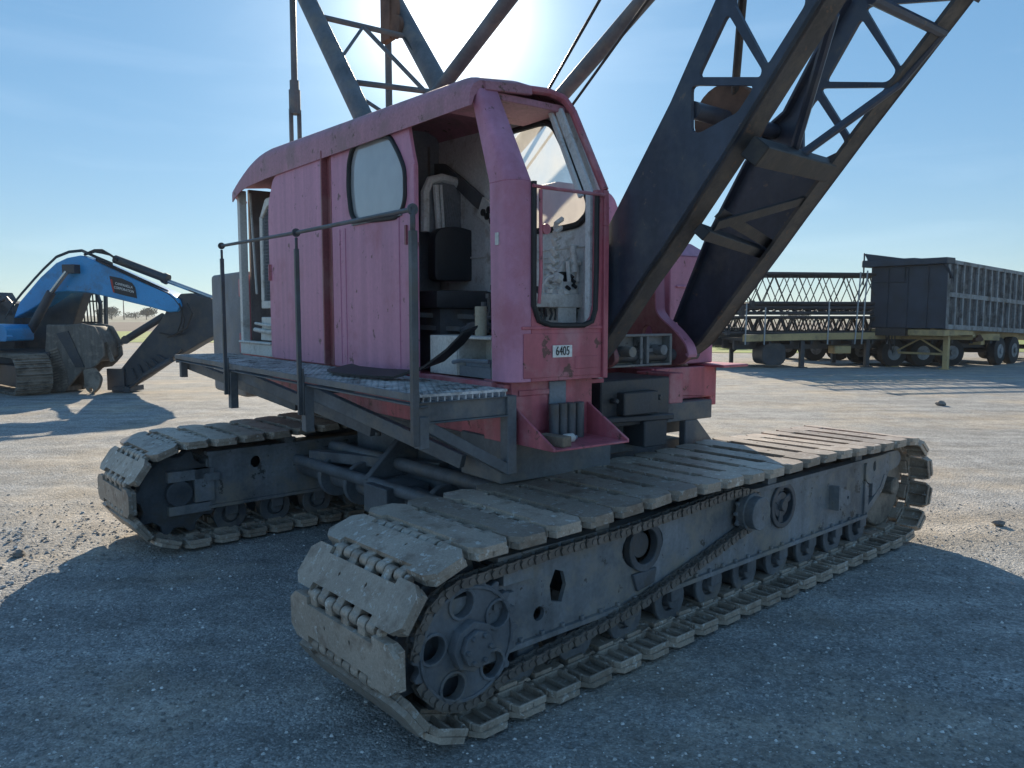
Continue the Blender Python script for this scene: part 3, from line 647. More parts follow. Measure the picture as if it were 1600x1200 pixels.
b.box(-2.25, -1.3, -1.20, -1.18, 1.9, 2.8)
U('radiator_mesh', b, 'mesh', rd); rd.location = Matrix.Rotation(DH, 3, 'Z') @ Vector((-.16, .03, 0))
b = MB(); b.box(-2.9, 1.55, -1.28, -.55, 1.40, 1.425); b.box(.66, 1.47, RS-.012, RS+.05, 1.375, 1.435); U('cab_floor', b, 'red', bevel=.003)

# roof: arched sheet with rolled edges
def roof_prof(x):
    if x < -1.9:
        t = (-1.9-x)/.97; zt = 3.255-.20*t*t; zb = 2.985-.01*t-.10*max(0, t-.55)**2*4
    else: zt = 3.255-(x+1.9)*.045; zb = 2.985-(x+1.9)*.018
    if x > 1.2: zt -= .035*((x-1.2)/.12)**2
    return zb, zt
xs = [-2.87+.97*i/10 for i in range(10)]+[-1.9+3.08*i/14 for i in range(15)]+[1.24, 1.29, 1.32]
vs = []; fs = []
prof = None
for x in xs:
    zb, zt = roof_prof(x); r = .10
    line = [(-1.335, zb), (-1.345, zb), (-1.345, zt-r)]+[(-1.345+r-r*math.cos(a), zt-r+r*math.sin(a)) for a in (.4, .8, 1.2, 1.57)]+[(-1.0, zt+.025), (-.75, zt+.01), (-.63, zt-.04), (-.60, zt-.10)]
    line += [(-.61, zt-.11), (-.64, zt-.06), (-.76, zt-.015), (-1.0, zt), (-1.24, zt-.025), (-1.31, zt-.09), (-1.325, zb+.02)]
    nl = len(line); vs += [(x, y, z) for y, z in line]
for i in range(len(xs)-1):
    for k in range(nl): l = (k+1) % nl; fs.append((i*nl+k, i*nl+l, (i+1)*nl+l, (i+1)*nl+k))
fs += [tuple(range(nl)), tuple((len(xs)-1)*nl+k for k in range(nl))]
b = MB().add(vs, fs)
b.tube([(-2.87, -1.335, 2.985), (-2.9, -1.28, 2.92), (-2.88, -1.2, 2.9)], .012, 6)
rf = U('roof', b, 'roofred', ang=40)
b = MB(); b.bar((1.325, -1.25, 3.045), (1.325, -.93, 3.07), .03, .05); b.box(.9, 1.31, -1.26, -.66, 2.99, 3.03)
U('roof_lip', b, 'roofred', rf, bevel=.004)

# cab front
b = MB()
def post(prof0, prof1, z0, z1):
    n = len(prof0); b.add([(x, y, z0) for x, y in prof0]+[(x, y, z1) for x, y in prof1], [tuple(range(n)), tuple(range(n, 2*n))]+[(i, (i+1) % n, n+(i+1) % n, n+i) for i in range(n)])
arc = [(1.555+.08*math.sin(a), -1.22-.08*math.cos(a)) for a in (0, .3, .6, .9, 1.2, 1.57)]
p0 = [(1.46, -1.265), (1.46, -1.30)]+arc+[(1.635, -1.165), (1.60, -1.165), (1.60, -1.21), (1.55, -1.255)]
p1 = [(x-.02 if i < 2 else x, y) for i, (x, y) in enumerate(p0)]
p2 = [(1.255+(x-1.46)*.42, y) for x, y in p0]
post(p0, p1, 1.44, 2.50); post(p1, p2, 2.50, 3.03)
cp = U('cab_corner_post', b, 'redchalk', bevel=.003)
b = MB(); b.box(1.50, 1.53, -1.306, -1.299, 2.17, 2.235); U('latch_plate', b, 'white', cp)
b = MB()
b.box(1.60, 1.637, -1.165, -.63, 1.44, 1.735)
fill = lambda cy, sy: [(cy, 1.735), (cy+sy*.10, 1.735), (cy+sy*.06, 1.75), (cy+sy*.02, 1.79), (cy, 1.86)]
b.prism(fill(-1.165, 1), 1.60, 1.637, 'yz'); b.prism(fill(-.70, -1), 1.60, 1.637, 'yz')
b.box(1.60, 1.637, -.70, -.625, 1.735, 2.50); b.box(1.60, 1.645, -1.23, -.62, 1.722, 1.738); b.box(1.637, 1.645, -.652, -.62, 1.44, 2.5)
b.prism([(-1.22, 1.46), (-.66, 1.46), (-.66, 1.70), (-1.22, 1.70)], 1.637, 1.641, 'yz')
b.box(1.637, 1.644, -.86, -.69, 1.50, 1.57)
fp = U('cab_front_panel', b, 'red', bevel=.003)
b = MB(); b.box(1.646, 1.649, -1.026, -.888, 1.568, 1.634); npl = U('number_plate', b, 'decalwhite')
me = text_mesh('number_text', '6405', .070, M['ink'])
o = obj('plate_number', me, npl, (1.6515, -.957, 1.601), (math.pi/2, 0, math.pi/2))
o.scale = (.72, 1, 1)
b = MB()
pth = [(1.305, -.95, 3.08), (1.32, -.80, 3.085), (1.34, -.70, 3.06), (1.37, -.655, 2.99), (1.635, -.640, 2.50), (1.640, -.640, 2.30), (1.640, -.640, 1.44)]
for i in range(len(pth)-1): b.bar(pth[i], pth[i+1], .035, .035, (1, 0, .3))
b.tube(pth[:5], .022, 8)
U('front_arch', b, 'red', fp, bevel=.003)
b = MB(); b.bar((1.30, -.70, 3.0), (1.585, -.70, 2.47), .05, .022, (0, 1, 0)); b.bar((1.25, -.725, 3.0), (1.53, -.725, 2.47), .03, .022, (0, 1, 0)); b.box(1.56, 1.60, -.72, -.66, 1.74, 2.48); U('windscreen_channel', b, 'cabwhite', bevel=.002)
sl = [(1.642, -1.155, 2.50), (1.642, -1.155, 1.85), (1.642, -1.12, 1.77), (1.642, -1.04, 1.745), (1.642, -.95, 1.742), (1.642, -.80, 1.742), (1.642, -.735, 1.765), (1.642, -.71, 1.83), (1.642, -.705, 2.05), (1.642, -.705, 2.47)]
b = MB(); b.tube(sl, .016, 8); U('windscreen_seal', b, 'rubber')
b = MB(); b.tube([(1.655, -1.17, 2.475), (1.655, -1.10, 2.472), (1.655, -.66, 2.47)], .010, 8); b.tube([(1.655, -1.12, 2.46), (1.66, -1.12, 2.0), (1.655, -1.13, 1.86)], .010, 8); b.cyl((1.652, -1.085, 2.255), (1.665, -1.085, 2.255), .028, 12)
U('grab_rail', b, 'red')
# right wall of the cab with its dusty window
RW = -.62
wq = [(768, 262), (778, 222), (800, 206), (845, 193), (858, 192), (868, 200), (916, 298), (922, 318), (920, 334), (906, 351), (880, 357), (840, 361), (800, 368), (776, 310)]
WP = rnd(UF.sides(wq, RW), .04, 3)
wall = [(-.25, 1.43), (1.58, 1.43), (1.58, 2.46), (1.28, 3.06), (-.25, 3.14)]
b = MB(); b.prism(wall, RW, RW+.03, 'xz', holes=[WP[::-1]])
b.box(.2, 1.56, RW-.012, RW, 2.20, 2.212)
for i in range(7): b.bar((.85, RW-.006, 1.96+i*.033), (1.22, RW-.006, 1.96+i*.033), .012, .010)
b.box(.45, .52, RW-.03, RW, 1.75, 2.95); b.bar((.55, RW-.02, 2.9), (.75, RW-.02, 2.5), .03, .02)
rw = U('cab_right_wall', b, 'cabwhite', bevel=.002)
b = MB(); b.tube([(p[0], RW-.008, p[1]) for p in WP], .020, 8, closed=True); U('window_seal', b, 'rubber', rw)
b = MB(); b.add([(p[0], RW+.014, p[1]) for p in WP], [tuple(range(len(WP)))]); U('window_pane', b, 'dirtyglass', rw)
b = MB(); b.box(-.23, -.2, -1.27, RW+.02, 1.43, 3.15); b.prism([(-1.25, 1.43), (-.66, 1.43), (-.66, 2.30), (-.85, 2.62), (-1.10, 2.70), (-1.25, 2.70)], -.2, -.12, 'yz'); U('cab_bulkhead', b, 'bluegrey', bevel=.004)
b = MB(); b.box(-.19, -.06, -1.27, -1.24, 1.43, 2.7); 
_e = [UF.side(q, -.65) for q in ((655, 256), (694, 256), (722, 278), (780, 330), (780, 352), (742, 322), (712, 292), (690, 280), (655, 280))]; b.prism(_e, -.66, -.635, 'xz'); U('engine_cover', b, 'framedark')
# gauge panel
gp = [UF.side(q, -.66) for q in ((757, 308), (778, 323), (778, 365), (748, 338))]
b = MB(); b.prism(gp, -.68, -.625, 'xz'); gpn = U('gauge_panel', b, 'white', bevel=.003)
for q in ((755, 332), (761, 338), (768, 345), (764, 328), (772, 338)):
    c = UF.side(q, -.685); b = MB(); b.cyl((c[0], -.68, c[1]), (c[0], -.692, c[1]), .024, 14); U('gauge', b, 'ink', gpn)
# seat
fq = lambda q: UF.front(q, .10)
arch = [fq(q) for q in ((664, 362), (664, 300), (672, 282), (690, 278), (712, 284), (728, 305), (740, 335), (748, 375))]
b = MB(); b.tube([(.10, p[0], p[1]) for p in arch], .032, 8); b.tube([(.13, fq((677, 290))[0], fq((677, 290))[1]), (.13, fq((682, 360))[0], fq((682, 360))[1])], .022, 8); b.tube([(.13, fq((685, 290))[0], fq((685, 290))[1]), (.13, fq((690, 365))[0], fq((690, 365))[1])], .012, 8)
st = U('operator_seat', b, 'cabwhite')
b = MB(); b.prism([fq(q) for q in ((666, 362), (666, 302), (674, 286), (690, 282), (710, 288), (726, 308), (737, 335), (744, 375))], .085, .10, 'yz')
for i in range(10):
    p, q = fq((680+4*i, 292+3*i)), fq((692+4*i, 372)); b.bar((.104, p[0], p[1]), (.104, q[0], q[1]), .004, .006)
U('mesh_back', b, 'mesh', st)
b = MB(); b.prism(rnd([fq(q) for q in ((664, 440), (664, 368), (675, 358), (700, 356), (735, 366), (748, 380), (752, 440))], .05), .13, .24, 'yz'); U('back_cushion', b, 'seat', st, bevel=.02, seg=2)
b = MB(); b.box(.12, .62, -1.14, -.70, 1.84, 1.96); U('seat_cushion', b, 'seat', st, bevel=.03, seg=2)
b = MB(); b.box(.16, .56, -1.08, -.74, 1.43, 1.84); b.bar((.4, -1.15, 1.80), (.7, -.72, 1.78), .03, .03); b.bar((.35, -1.18, 1.72), (.8, -.8, 1.70), .05, .03)
for k in range(5): b.tube([(.6+.03*k, -.75-.07*k, 1.45), (.62+.02*k, -.8-.05*k, 1.62+.02*k), (.75, -.7-.08*k, 1.70)], .014, 6)
U('seat_base', b, 'framedark', st)
# tool box by the door, filter, levers
b = MB(); b.box(.70, .72, -1.22, -1.0, 1.44, 1.665); b.box(.70, 1.01, -1.24, -1.22, 1.44, 1.665); b.box(.70, 1.36, -1.24, -1.0, 1.66, 1.675); b.box(1.34, 1.36, -1.22, -1.0, 1.44, 1.66); b.box(.72, 1.34, -1.03, -1.0, 1.44, 1.66); b.box(1.0, 1.015, -1.23, -1.02, 1.44, 1.66)
tb = U('tool_locker', b, 'white', bevel=.003)
b = MB(); b.box(1.02, 1.34, -1.225, -1.2, 1.44, 1.50); b.tube([(1.0, -1.26, 1.52), (1.1, -1.27, 1.535), (1.36, -1.25, 1.54)], .012, 6); b.box(1.05, 1.3, -1.2, -1.05, 1.45, 1.53); U('locker_contents', b, 'bluegrey', tb)
b = MB(); b.cyl((1.06, -1.10, 1.675), (1.06, -1.10, 1.85), .036, 14); b.cyl((1.06, -1.10, 1.80), (1.06, -1.10, 1.805), .038, 14); U('filter_canister', b, 'beige')
b = MB()
for k in range(6): b.cyl((.9+.07*k, -.95, 1.6), (.95+.05*k, -1.0, 1.85+.05*(k % 3)), .012, 6); b.cyl((.95+.05*k, -1.0, 1.85+.05*(k % 3)), (.95+.05*k, -1.0, 1.88+.05*(k % 3)), .02, 8)
b.tube([(.7, -1.0, 1.70), (.9, -1.05, 1.74), (1.3, -1.0, 1.72)], .02, 6); b.tube([(.7, -.9, 1.80), (1.0, -1.0, 1.78), (1.4, -.9, 1.84)], .015, 6)
for k in range(8): b.box(.75+.07*k, .79+.07*k, -1.0+.02*(k % 3), -.92, 1.69, 1.75+.02*(k % 4))
U('control_levers', b, 'framedark')
b = MB()
for k in range(9): b.tube([(1.38-.01*k, -.74, 2.36-.05*k), (1.40-.012*k, -.80, 2.33-.05*k), (1.37, -.78, 2.30-.05*k)], .016, 5)
b.box(1.30, 1.42, -.80, -.66, 1.75, 1.95)
U('hanging_rag', b, 'white')
# valve bank behind the open windscreen
f = lambda q, n=1.42: (n, *UF.front(q, n))
b = MB(); y0, z0 = UF.front((833, 480), 1.42); y1, z1 = UF.front((914, 460), 1.42)
b.box(1.30, 1.43, y0, y1, z0, z1); b.box(1.28, 1.31, y1-.03, y1+.02, z0-.05, z1+.03); b.box(1.25, 1.27, y0, y1, 1.50, z0)
vb = U('valve_bank', b, 'white', bevel=.004)
b = MB(); P_ = lambda *qs: [f(q, 1.40) for q in qs]
b.cyl(f((897, 425)), f((895, 384)), .026, 12, .018); b.cyl(f((890, 410)), f((905, 410)), .02, 8); b.cyl(f((887, 408)), f((889, 440)), .013, 8); b.cyl(f((900, 408)), f((902, 440)), .013, 8)
b.tube(P_((848, 462), (848, 445), (856, 434), (868, 430)), .010, 6); b.tube(P_((870, 458), (876, 452), (878, 440), (872, 432)), .010, 6); b.tube(P_((900, 462), (900, 440), (907, 440), (907, 462)), .010, 6)
b.prism([UF.front(q, 1.38) for q in ((871, 425), (880, 408), (897, 398), (905, 412), (902, 425))], 1.37, 1.385, 'yz')
b.cyl(f((875, 436)), f((868, 432)), .03, 10); b.tube(P_((895, 385), (905, 384), (914, 386)), .006, 6)
for q in ((858, 458), (884, 460)): b.cyl(f(q), f((q[0], q[1]-6)), .022, 10)
U('valve_pipes', b, 'white', vb)
b = MB(); b.tube(P_((838, 448), (844, 462), (850, 480), (853, 495)), .010, 6); b.tube(P_((876, 460), (886, 474), (900, 482), (910, 480), (911, 466)), .008, 6); U('valve_hose', b, 'hose', vb); b = MB(); b.box(1.36, 1.40, *sorted((UF.front((877, 0), 1.38)[0], UF.front((886, 0), 1.38)[0])), *sorted((UF.front((880, 425), 1.38)[1], UF.front((880, 440), 1.38)[1])))
U('valve_block', b, 'ink', vb)
b = MB()
for k in range(9): b.tube(P_((836+8*k, 482), (837+8*k+2*(k % 2), 490), (835+8*k, 500)), .008, 5)
b.cyl(f((915, 386)), f((920, 384)), .012, 8)
for q in ((890, 430), (895, 445), (885, 448), (893, 437)): b.cyl(f(q), f((q[0]+5, q[1]+4)), .012, 6)
U('valve_hoses', b, 'hose', vb)
b = MB(); y0, _ = UF.front((838, 400), 1.40); y1, _ = UF.front((849, 400), 1.40); b.box(1.37, 1.385, y0, y1, 1.93, 2.10); b.bar((1.39, y1, 2.25), (1.39, y1, 1.9), .01, .01); U('pedal_column', b, 'cabwhite', vb)

# pedestal under the cab with its tray
b = MB(); b.box(1.30, 1.565, -1.245, -.66, 1.10, 1.44); b.box(1.565, 1.575, -1.20, -.98, 1.36, 1.39); b.box(1.565, 1.572, -1.22, -1.0, 1.16, 1.36)
b.prism([(1.565, 1.30), (1.565, 1.10), (1.90, 1.10), (1.90, 1.12)], -1.225, -1.21, 'xz'); b.prism([(1.565, 1.30), (1.565, 1.10), (1.90, 1.10), (1.90, 1.12)], -.70, -.685, 'xz')
b.box(1.565, 1.90, -1.21, -.70, 1.10, 1.112); U('cab_pedestal', b, 'red', bevel=.003)
b = MB(); b.box(1.566, 1.580, -.99, -.87, 1.27, 1.43); U('access_plate', b, 'bluegrey', bevel=.003)

# ---- walkway along the left side
PO, PI_ = -1.84, -1.31
b = MB()
for i in range(13): y = PO+.02+i*(PI_-PO-.03)/12; b.bar((-3.2, y, 1.392), (1.615, y, 1.392), .006, .038)
for i in range(61): x = -3.19+i*.08; b.bar((x, PO, 1.404), (x, PI_, 1.404), .014, .014)
wk = U('walkway_grating', b, 'grate', smooth=False)
b = MB(); b.box(-3.2, 1.62, PO-.012, PO, 1.372, 1.412); b.box(-3.2, 1.62, PO, PO+.05, 1.345, 1.355); b.box(-3.215, -3.2, PO, PI_, 1.33, 1.41)
b.box(1.58, 1.60, PO, -1.25, 1.27, 1.372); b.box(1.55, 1.62, PO, -1.25, 1.262, 1.27); b.box(1.55, 1.62, PO, -1.25, 1.366, 1.373)
b.box(1.55, 1.62, -1.31, -1.25, .95, 1.37); b.bar((1.585, PO+.03, 1.26), (1.585, -1.29, .97), .06, .055); b.box(1.56, 1.62, PO-.005, PO+.05, 1.14, 1.30)
for x in (.13, -1.44, -3.0): b.box(x-.03, x+.03, PO, PI_, 1.29, 1.345); b.box(x-.035, x+.035, PO-.01, PO+.05, 1.05 if x > -3 else 1.2, 1.345)
for (x0, z0, x1, z1) in ((-3.1, 1.33, -1.35, 1.04), (-1.45, 1.33, .05, 1.0), (.13, 1.30, 1.2, .96)): b.bar((x0, PO+.06, z0), (x1, -1.32, z1), .05, .085)
U('walkway_frame', b, 'frame2', wk, bevel=.003)
for x, zt, w in ((1.62, 2.30, .034), (.13, 2.315, .027), (-1.46, 2.345, .027)):
    b = MB(); b.box(x-w/2, x+w/2, PO-.03-w/2, PO-.03+w/2, 1.16, zt-.10)
    if x < 1: b.box(x-.035, x+.035, PO-.02, PO-.012, 1.16, 1.46); b.cyl((x, PO-.03, zt-.10), (x, PO-.03, zt-.03), .010, 8); b.ring((x, PO-.03, zt), (1, 0, 0), .027, .012, .014, 14)
    else: b.cyl((x, PO-.03, zt-.1), (x, PO-.03, zt), .014, 8); b.ring((x, PO-.03, zt), (1, 0, 0), .028, .012, .016, 14)
    U('rail_post', b, 'framedark', wk, bevel=.002)
b = MB(); b.tube([(-1.48, PO-.03, 2.345), (.13, PO-.03, 2.315), (1.63, PO-.03, 2.30)], .012, 8); U('hand_rail', b, 'framedark', wk)

# ---- boom
RB = .55
Ls = lambda qs: UF.sides(qs, -RB)
Rs = lambda qs: UF.sides(qs, RB)
DB = Vector((.649, .761)); NB = Vector((.761, -.649)); F0 = Vector((1.30, 1.50))
def st(s, t): p = F0+DB*s+NB*t; return (p.x, p.y)
boom = MB(); boom.cyl((1.30, -.56, 1.53), (1.30, .56, 1.53), .04, 16); boom = U('boom', boom, 'framedark')
def far(p, s): q = Vector(p)+DB*s; return (q.x, q.y)
# left plate
le = Ls([(1122, 0), (1050, 163), (950, 361)]); fe = Ls([(947, 531), (1005, 441), (1037, 396), (1139, 239)])
ftop = far(fe[-1], 1.15); ltop = far(le[0], .25)
out = [ltop, le[0], le[1], le[2], (1.22, 1.80), (1.17, 1.62), (1.20, 1.50), (1.28, 1.455), (1.38, 1.47)]+fe+[ftop]
holes = [rnd(Ls([(1139, 21), (1092, 121), (1190, 121), (1193, 110)]), .035, 3),
         rnd(Ls([(1082, 134), (1182, 134), (1154, 177), (1139, 184), (1103, 204), (1095, 208), (1082, 206)]), .035, 3),
         rnd(Ls([(1201, 103), (1149, 6), (1152, -12), (1258, -12), (1262, 6)]), .025, 3)]
b = MB(); b.prism(out, -RB-.012, -RB+.012, 'xz', holes=holes); bl = U('side_plate', b, 'boom', boom)
bk = [ltop, le[0], le[1], le[2]]
b = MB(); b.strip([(1.38, 1.47)]+fe+[ftop], -RB-.012, -RB+.14, .022); U('front_chord', b, 'boomedge', boom)
b = MB(); b.strip(bk, -RB, -RB+.07, -.016); U('back_chord', b, 'boom', boom)
# right plate
fr_ = Rs([(1080, 562), (1115, 535), (1220, 395), (1260, 340), (1352, 217), (1520, 0)]); lr = Rs([(1330, 0), (1277, 90), (1232, 176), (1207, 198), (1171, 256), (1112, 370), (1060, 502), (1072, 562)])
out = [far(lr[0], .3)]+lr+fr_+[far(fr_[-1], .35)]
holes = [rnd(Rs([(1347, 29), (1291, 128), (1389, 129), (1403, 112)]), .03, 3), rnd(Rs([(1354, 14), (1364, 9), (1492, 0), (1408, 106)]), .02, 3),
         rnd(Rs([(1282, 138), (1389, 137), (1332, 218)]), .035, 3), rnd(Rs([(1277, 153), (1260, 180), (1256, 196), (1256, 238), (1285, 250), (1316, 235), (1322, 224), (1318, 215)]), .03, 3)]
b = MB(); b.prism(out, RB-.012, RB+.012, 'xz', holes=holes); br = U('side_plate', b, 'boom', boom)
b = MB(); b.strip(fr_+[far(fr_[-1], .35)], RB-.13, RB+.012, .022); U('front_chord', b, 'boomedge', boom)
b = MB(); b.strip(lr[:7], RB-.06, RB, .016); U('back_chord', b, 'boom', boom)
# chords running on to the lattice sections above
for y, p0, p1 in ((-RB+.04, far(fe[-1], .9), ltop), (RB-.04, fr_[-1], far(lr[0], .2))):
    for p in (p0, p1): b = MB(); b.bar((p[0], y, p[1]), (*((lambda q: (q[0], y, q[1]))(far(p, 6.5))),), .075, .075); U('upper_chord', b, 'boom', boom)
b = MB()
for k in range(6):
    for y in (-RB+.04, RB-.04):
        a = far(fr_[-1] if y > 0 else far(fe[-1], .9), .4+k*1.0); c = far(lr[0] if y > 0 else ltop, .9+k*1.0); d = far(a, 1.0)
        b.cyl((a[0], y, a[1]), (c[0], y, c[1]), .025, 6); b.cyl((c[0], y, c[1]), (d[0], y, d[1]), .025, 6)
U('upper_lacing', b, 'boom', boom)
# plane of the boom's front and back
def onb(q, t):
    P0 = F0+NB*t; n = UF.x*NB.x+Vector((0, 0, 1))*NB.y
    P = hit(q, UF.o+UF.x*P0.x+Vector((0, 0, P0.y)), n)-UF.o
    return (P.dot(UF.x), P.dot(UF.y), P.z)
b = MB()
for q0, q1, r in (((1303, 22), (1239, 242), .026), ((1249, 244), (1404, 132), .024), ((1404, 132), (1472, 52), .024), ((1362, -2), (1474, 52), .026), ((1340, -40), (1190, -80), .02)): b.cyl(onb(q0, .085), onb(q1, .085), r, 8)
U('front_lacing', b, 'boom', boom)
V3 = lambda q, y: Vector((UF.side(q, y)[0], y, UF.side(q, y)[1]))
b = MB(); b.bar(V3((1179, 236), -RB+.02), V3((1293, 266), RB-.03), .11, .10, (NB.x, 0, NB.y)); U('cross_box', b, 'dimsteel', boom, bevel=.006)
ca, cb = V3((1082, 172), -RB+.02), V3((1209, 205), RB-.03); q = ca.lerp(cb, .45)
b = MB(); b.cyl(ca, cb, .045, 14); U('cross_tube', b, 'boom', boom)
b = MB(); d = (cb-ca).normalized()
for e0, e1, r in ((-.10, -.07, .19), (.0, .03, .19), (-.08, .01, .155)): b.cyl(q+d*e0, q+d*e1, r, 28)
U('rope_sheave', b, 'rust', boom, bevel=.008)
b = MB(); a = q+Vector((0, 0, .02)); c = onb((1161, -10), -.40); b.cyl(a, c, .022, 8); U('back_lacing', b, 'boomedge', boom)
b = MB(); b.bar(V3((1096, 362), -RB+.02), V3((1187, 393), RB-.03), .06, .07, (NB.x, 0, NB.y)); U('lower_brace', b, 'dimsteel', boom, bevel=.004)
b = MB(); b.bar(V3((1124, 333), -RB+.10), V3((1204, 382), RB-.03), .06, .016, (NB.x, 0, NB.y)); U('gusset_strap', b, 'dimsteel', boom)
b = MB(); b.bar(V3((1118, 352), -RB+.10), V3((1266, 310), RB-.03), .06, .016, (NB.x, 0, NB.y)); U('gusset_strap', b, 'dimsteel', boom)

# ---- gantry behind the cab
RG = .5
gl = [UF.side((480, 0), -RG), UF.side((559, 165), -RG)]; gr = [UF.side((613, 0), RG), UF.side((684, 130), RG)]
def ext(a, b_, z): t = (z-a[1])/(b_[1]-a[1]); return (a[0]+(b_[0]-a[0])*t, z)
gan = MB(); gan.box(-1.2, .3, -.58, -.46, 1.42, 1.60); gan.box(-1.2, .3, .46, .58, 1.42, 1.60); gan = U('gantry', gan, 'frame')
for pr, y, r in ((gl, -RG, .092), (gr, RG, .105)):
    a = ext(pr[0], pr[1], 6.3); c = ext(pr[0], pr[1], 1.55); b = MB(); b.cyl((c[0], y, c[1]), (a[0], y, a[1]), r, 18); U('gantry_leg', b, 'frame2', gan)
b = MB()
def leg(pr, z, y): e = ext(pr[0], pr[1], z); return (e[0], y, e[1])
for zl, zr, r in ((4.80, 4.72, .030), (3.99, 4.02, .028)): b.cyl(leg(gl, zl, -RG), leg(gr, zr, RG), r, 8)
m1 = Vector(leg(gl, 4.80, -RG)).lerp(Vector(leg(gr, 4.72, RG)), .48); b.cyl(m1, leg(gl, 4.20, -RG), .017, 6); b.cyl(m1, leg(gr, 3.55, RG), .022, 6)
m2 = Vector(leg(gl, 3.99, -RG)).lerp(Vector(leg(gr, 4.02, RG)), .05); b.cyl(leg(gl, 3.88, -RG), leg(gr, 3.0, RG), .020, 6)
U('gantry_lacing', b, 'frame2', gan)
b = MB(); b.cyl(leg(gr, 4.7, RG-.12), leg(gr, 3.85, RG+.02), .012, 6); U('gantry_cable', b, 'hose', gan)
c = leg(gr, 5.05, RG-.10)
b = MB(); b.cyl((c[0], RG-.14, c[2]), (c[0], RG-.10, c[2]), .20, 22); b.cyl((c[0]+.14, RG-.15, c[2]-.2), (c[0]+.14, RG-.09, c[2]-.2), .12, 18); b.box(c[0]-.16, c[0]+.06, RG-.16, RG-.08, c[2]-.3, c[2]+.5); U('gantry_sheave', b, 'rust', gan, bevel=.01)
for y, q0, q1, w in ((-RG, (794, 0), (712, 108), .055), (RG, (1006, 0), (880, 146), .062)):
    a = Vector(UF.side(q0, y)); c = Vector(UF.side(q1, y)); d = (a-c).normalized(); lo_ = c-d*.75; hi_ = a+d*1.6
    b = MB(); b.cyl((lo_.x, y, lo_.y), (hi_.x, y, hi_.y), w, 14); U('boom_stop', b, 'frame2', gan)
a = UF.side((458, 0), -RG); c = UF.side((460, 135), -RG)
b = MB(); b.cyl((a[0], -RG, 6.2), (c[0], -RG, 4.15), .034, 10); b.cyl((c[0], -RG, 4.30), (c[0], -RG, 4.12), .05, 10); b.cyl((c[0], -RG, 4.20), (c[0], -RG, 3.95), .062, 10)
for e in (-.045, .045): b.box(c[0]-.018, c[0]+.018, -RG+e-.018, -RG+e+.018, 2.1, 4.0)
b.box(c[0]-.015, c[0]+.015, -RG-.03, -RG+.03, 2.15, 2.6)
U('pendant_link', b, 'frame2', gan)
a = UF.side((607, 100), RG); b = MB(); b.cyl((a[0], RG, 2.1), (a[0], RG, 6.1), .040, 10); U('pendant_link', b, 'frame2', gan)
b = MB()
for q0, q1, y in (((937, 0), (857, 140), -.3), ((985, 38), (890, 170), .2)):
    a = Vector(UF.side(q0, y)); c = Vector(UF.side(q1, y)); d = (a-c).normalized(); lo_ = c-d*.9; hi_ = a+d*2.5
    b.cyl((lo_.x, y, lo_.y), (hi_.x, y, hi_.y), .011, 6)
U('hoist_rope', b, 'hose', gan)

# ---- loose things lying on the crane
u2w = lambda n, r, z: tuple(UF.o+UF.x*n+UF.y*r+Vector((0, 0, z)))
RC = ['leftmost of the four dark steel rollers standing in the red tray', 'second from left of the four dark steel rollers standing in the tray', 'third from left of the four dark steel rollers standing in the tray', 'rightmost of the four dark steel rollers standing in the red tray']
for k in range(4):
    t = thing('steel_roller', RC[k], 'roller', u2w(1.64, -1.01+.062*k, 1.112), AH, 'dark steel rollers in the tray under the cab')
    b = MB(); b.cyl((0, 0, 0), (0, 0, .20), .028, 14); b.build('roller_body', M['framedark'], t, bevel=.003)
    b = MB(); b.ring((0, 0, .11), (0, 0, 1), .0295, .026, .012, 14); b.build('wear_band', M['framedark'], t)
b = MB(); b.box(-.09, .09, -.035, .035, 0, .055); o = b.build('wood_block', M['wood'], None, rot=AH+.15, loc=u2w(1.78, -1.12, 1.112), bevel=.004); tag(o, 'dark brown wooden block lying at the front left of the red tray', 'wood block')
t = thing('plastic_bottle', 'small white plastic bottle lying beside the wooden block in the tray', 'bottle', u2w(1.76, -1.01, 1.112), AH)
b = MB(); b.cyl((0, -.03, .025), (0, .04, .025), .025, 12); b.build('bottle_body', M['white'], t, bevel=.006); b = MB(); b.cyl((0, .04, .025), (0, .06, .025), .012, 10); b.build('cap', M['bluegrey'], t)
b = MB(); Pb = []
for x, y, z, w in ((-.08, -1.50, 1.415, .05), (.05, -1.56, 1.43, .09), (.25, -1.60, 1.425, .09), (.55, -1.58, 1.425, .09), (.85, -1.50, 1.43, .08), (1.05, -1.42, 1.50, .07), (1.18, -1.36, 1.60, .06), (1.25, -1.30, 1.70, .05)): Pb.append((x, y, z, w))
vs = []; 
for x, y, z, w in Pb: vs += [(x, y-w, z-.004), (x, y+w, z+.03), (x, y+w, z+.042), (x, y-w, z+.010)]
fs = [(0, 1, 2, 3), (28, 31, 30, 29)]
for i in range(7):
    for k in range(4): l = (k+1) % 4; fs.append((4*i+k, 4*i+l, 4*i+4+l, 4*i+4+k))
b.add(vs, fs); o = b.build('rubber_belt', M['rubber'], None, rot=AH, loc=(OX, OY, 0)); tag(o, 'black rubber belt draped over the crane walkway against the red side panel', 'belt')

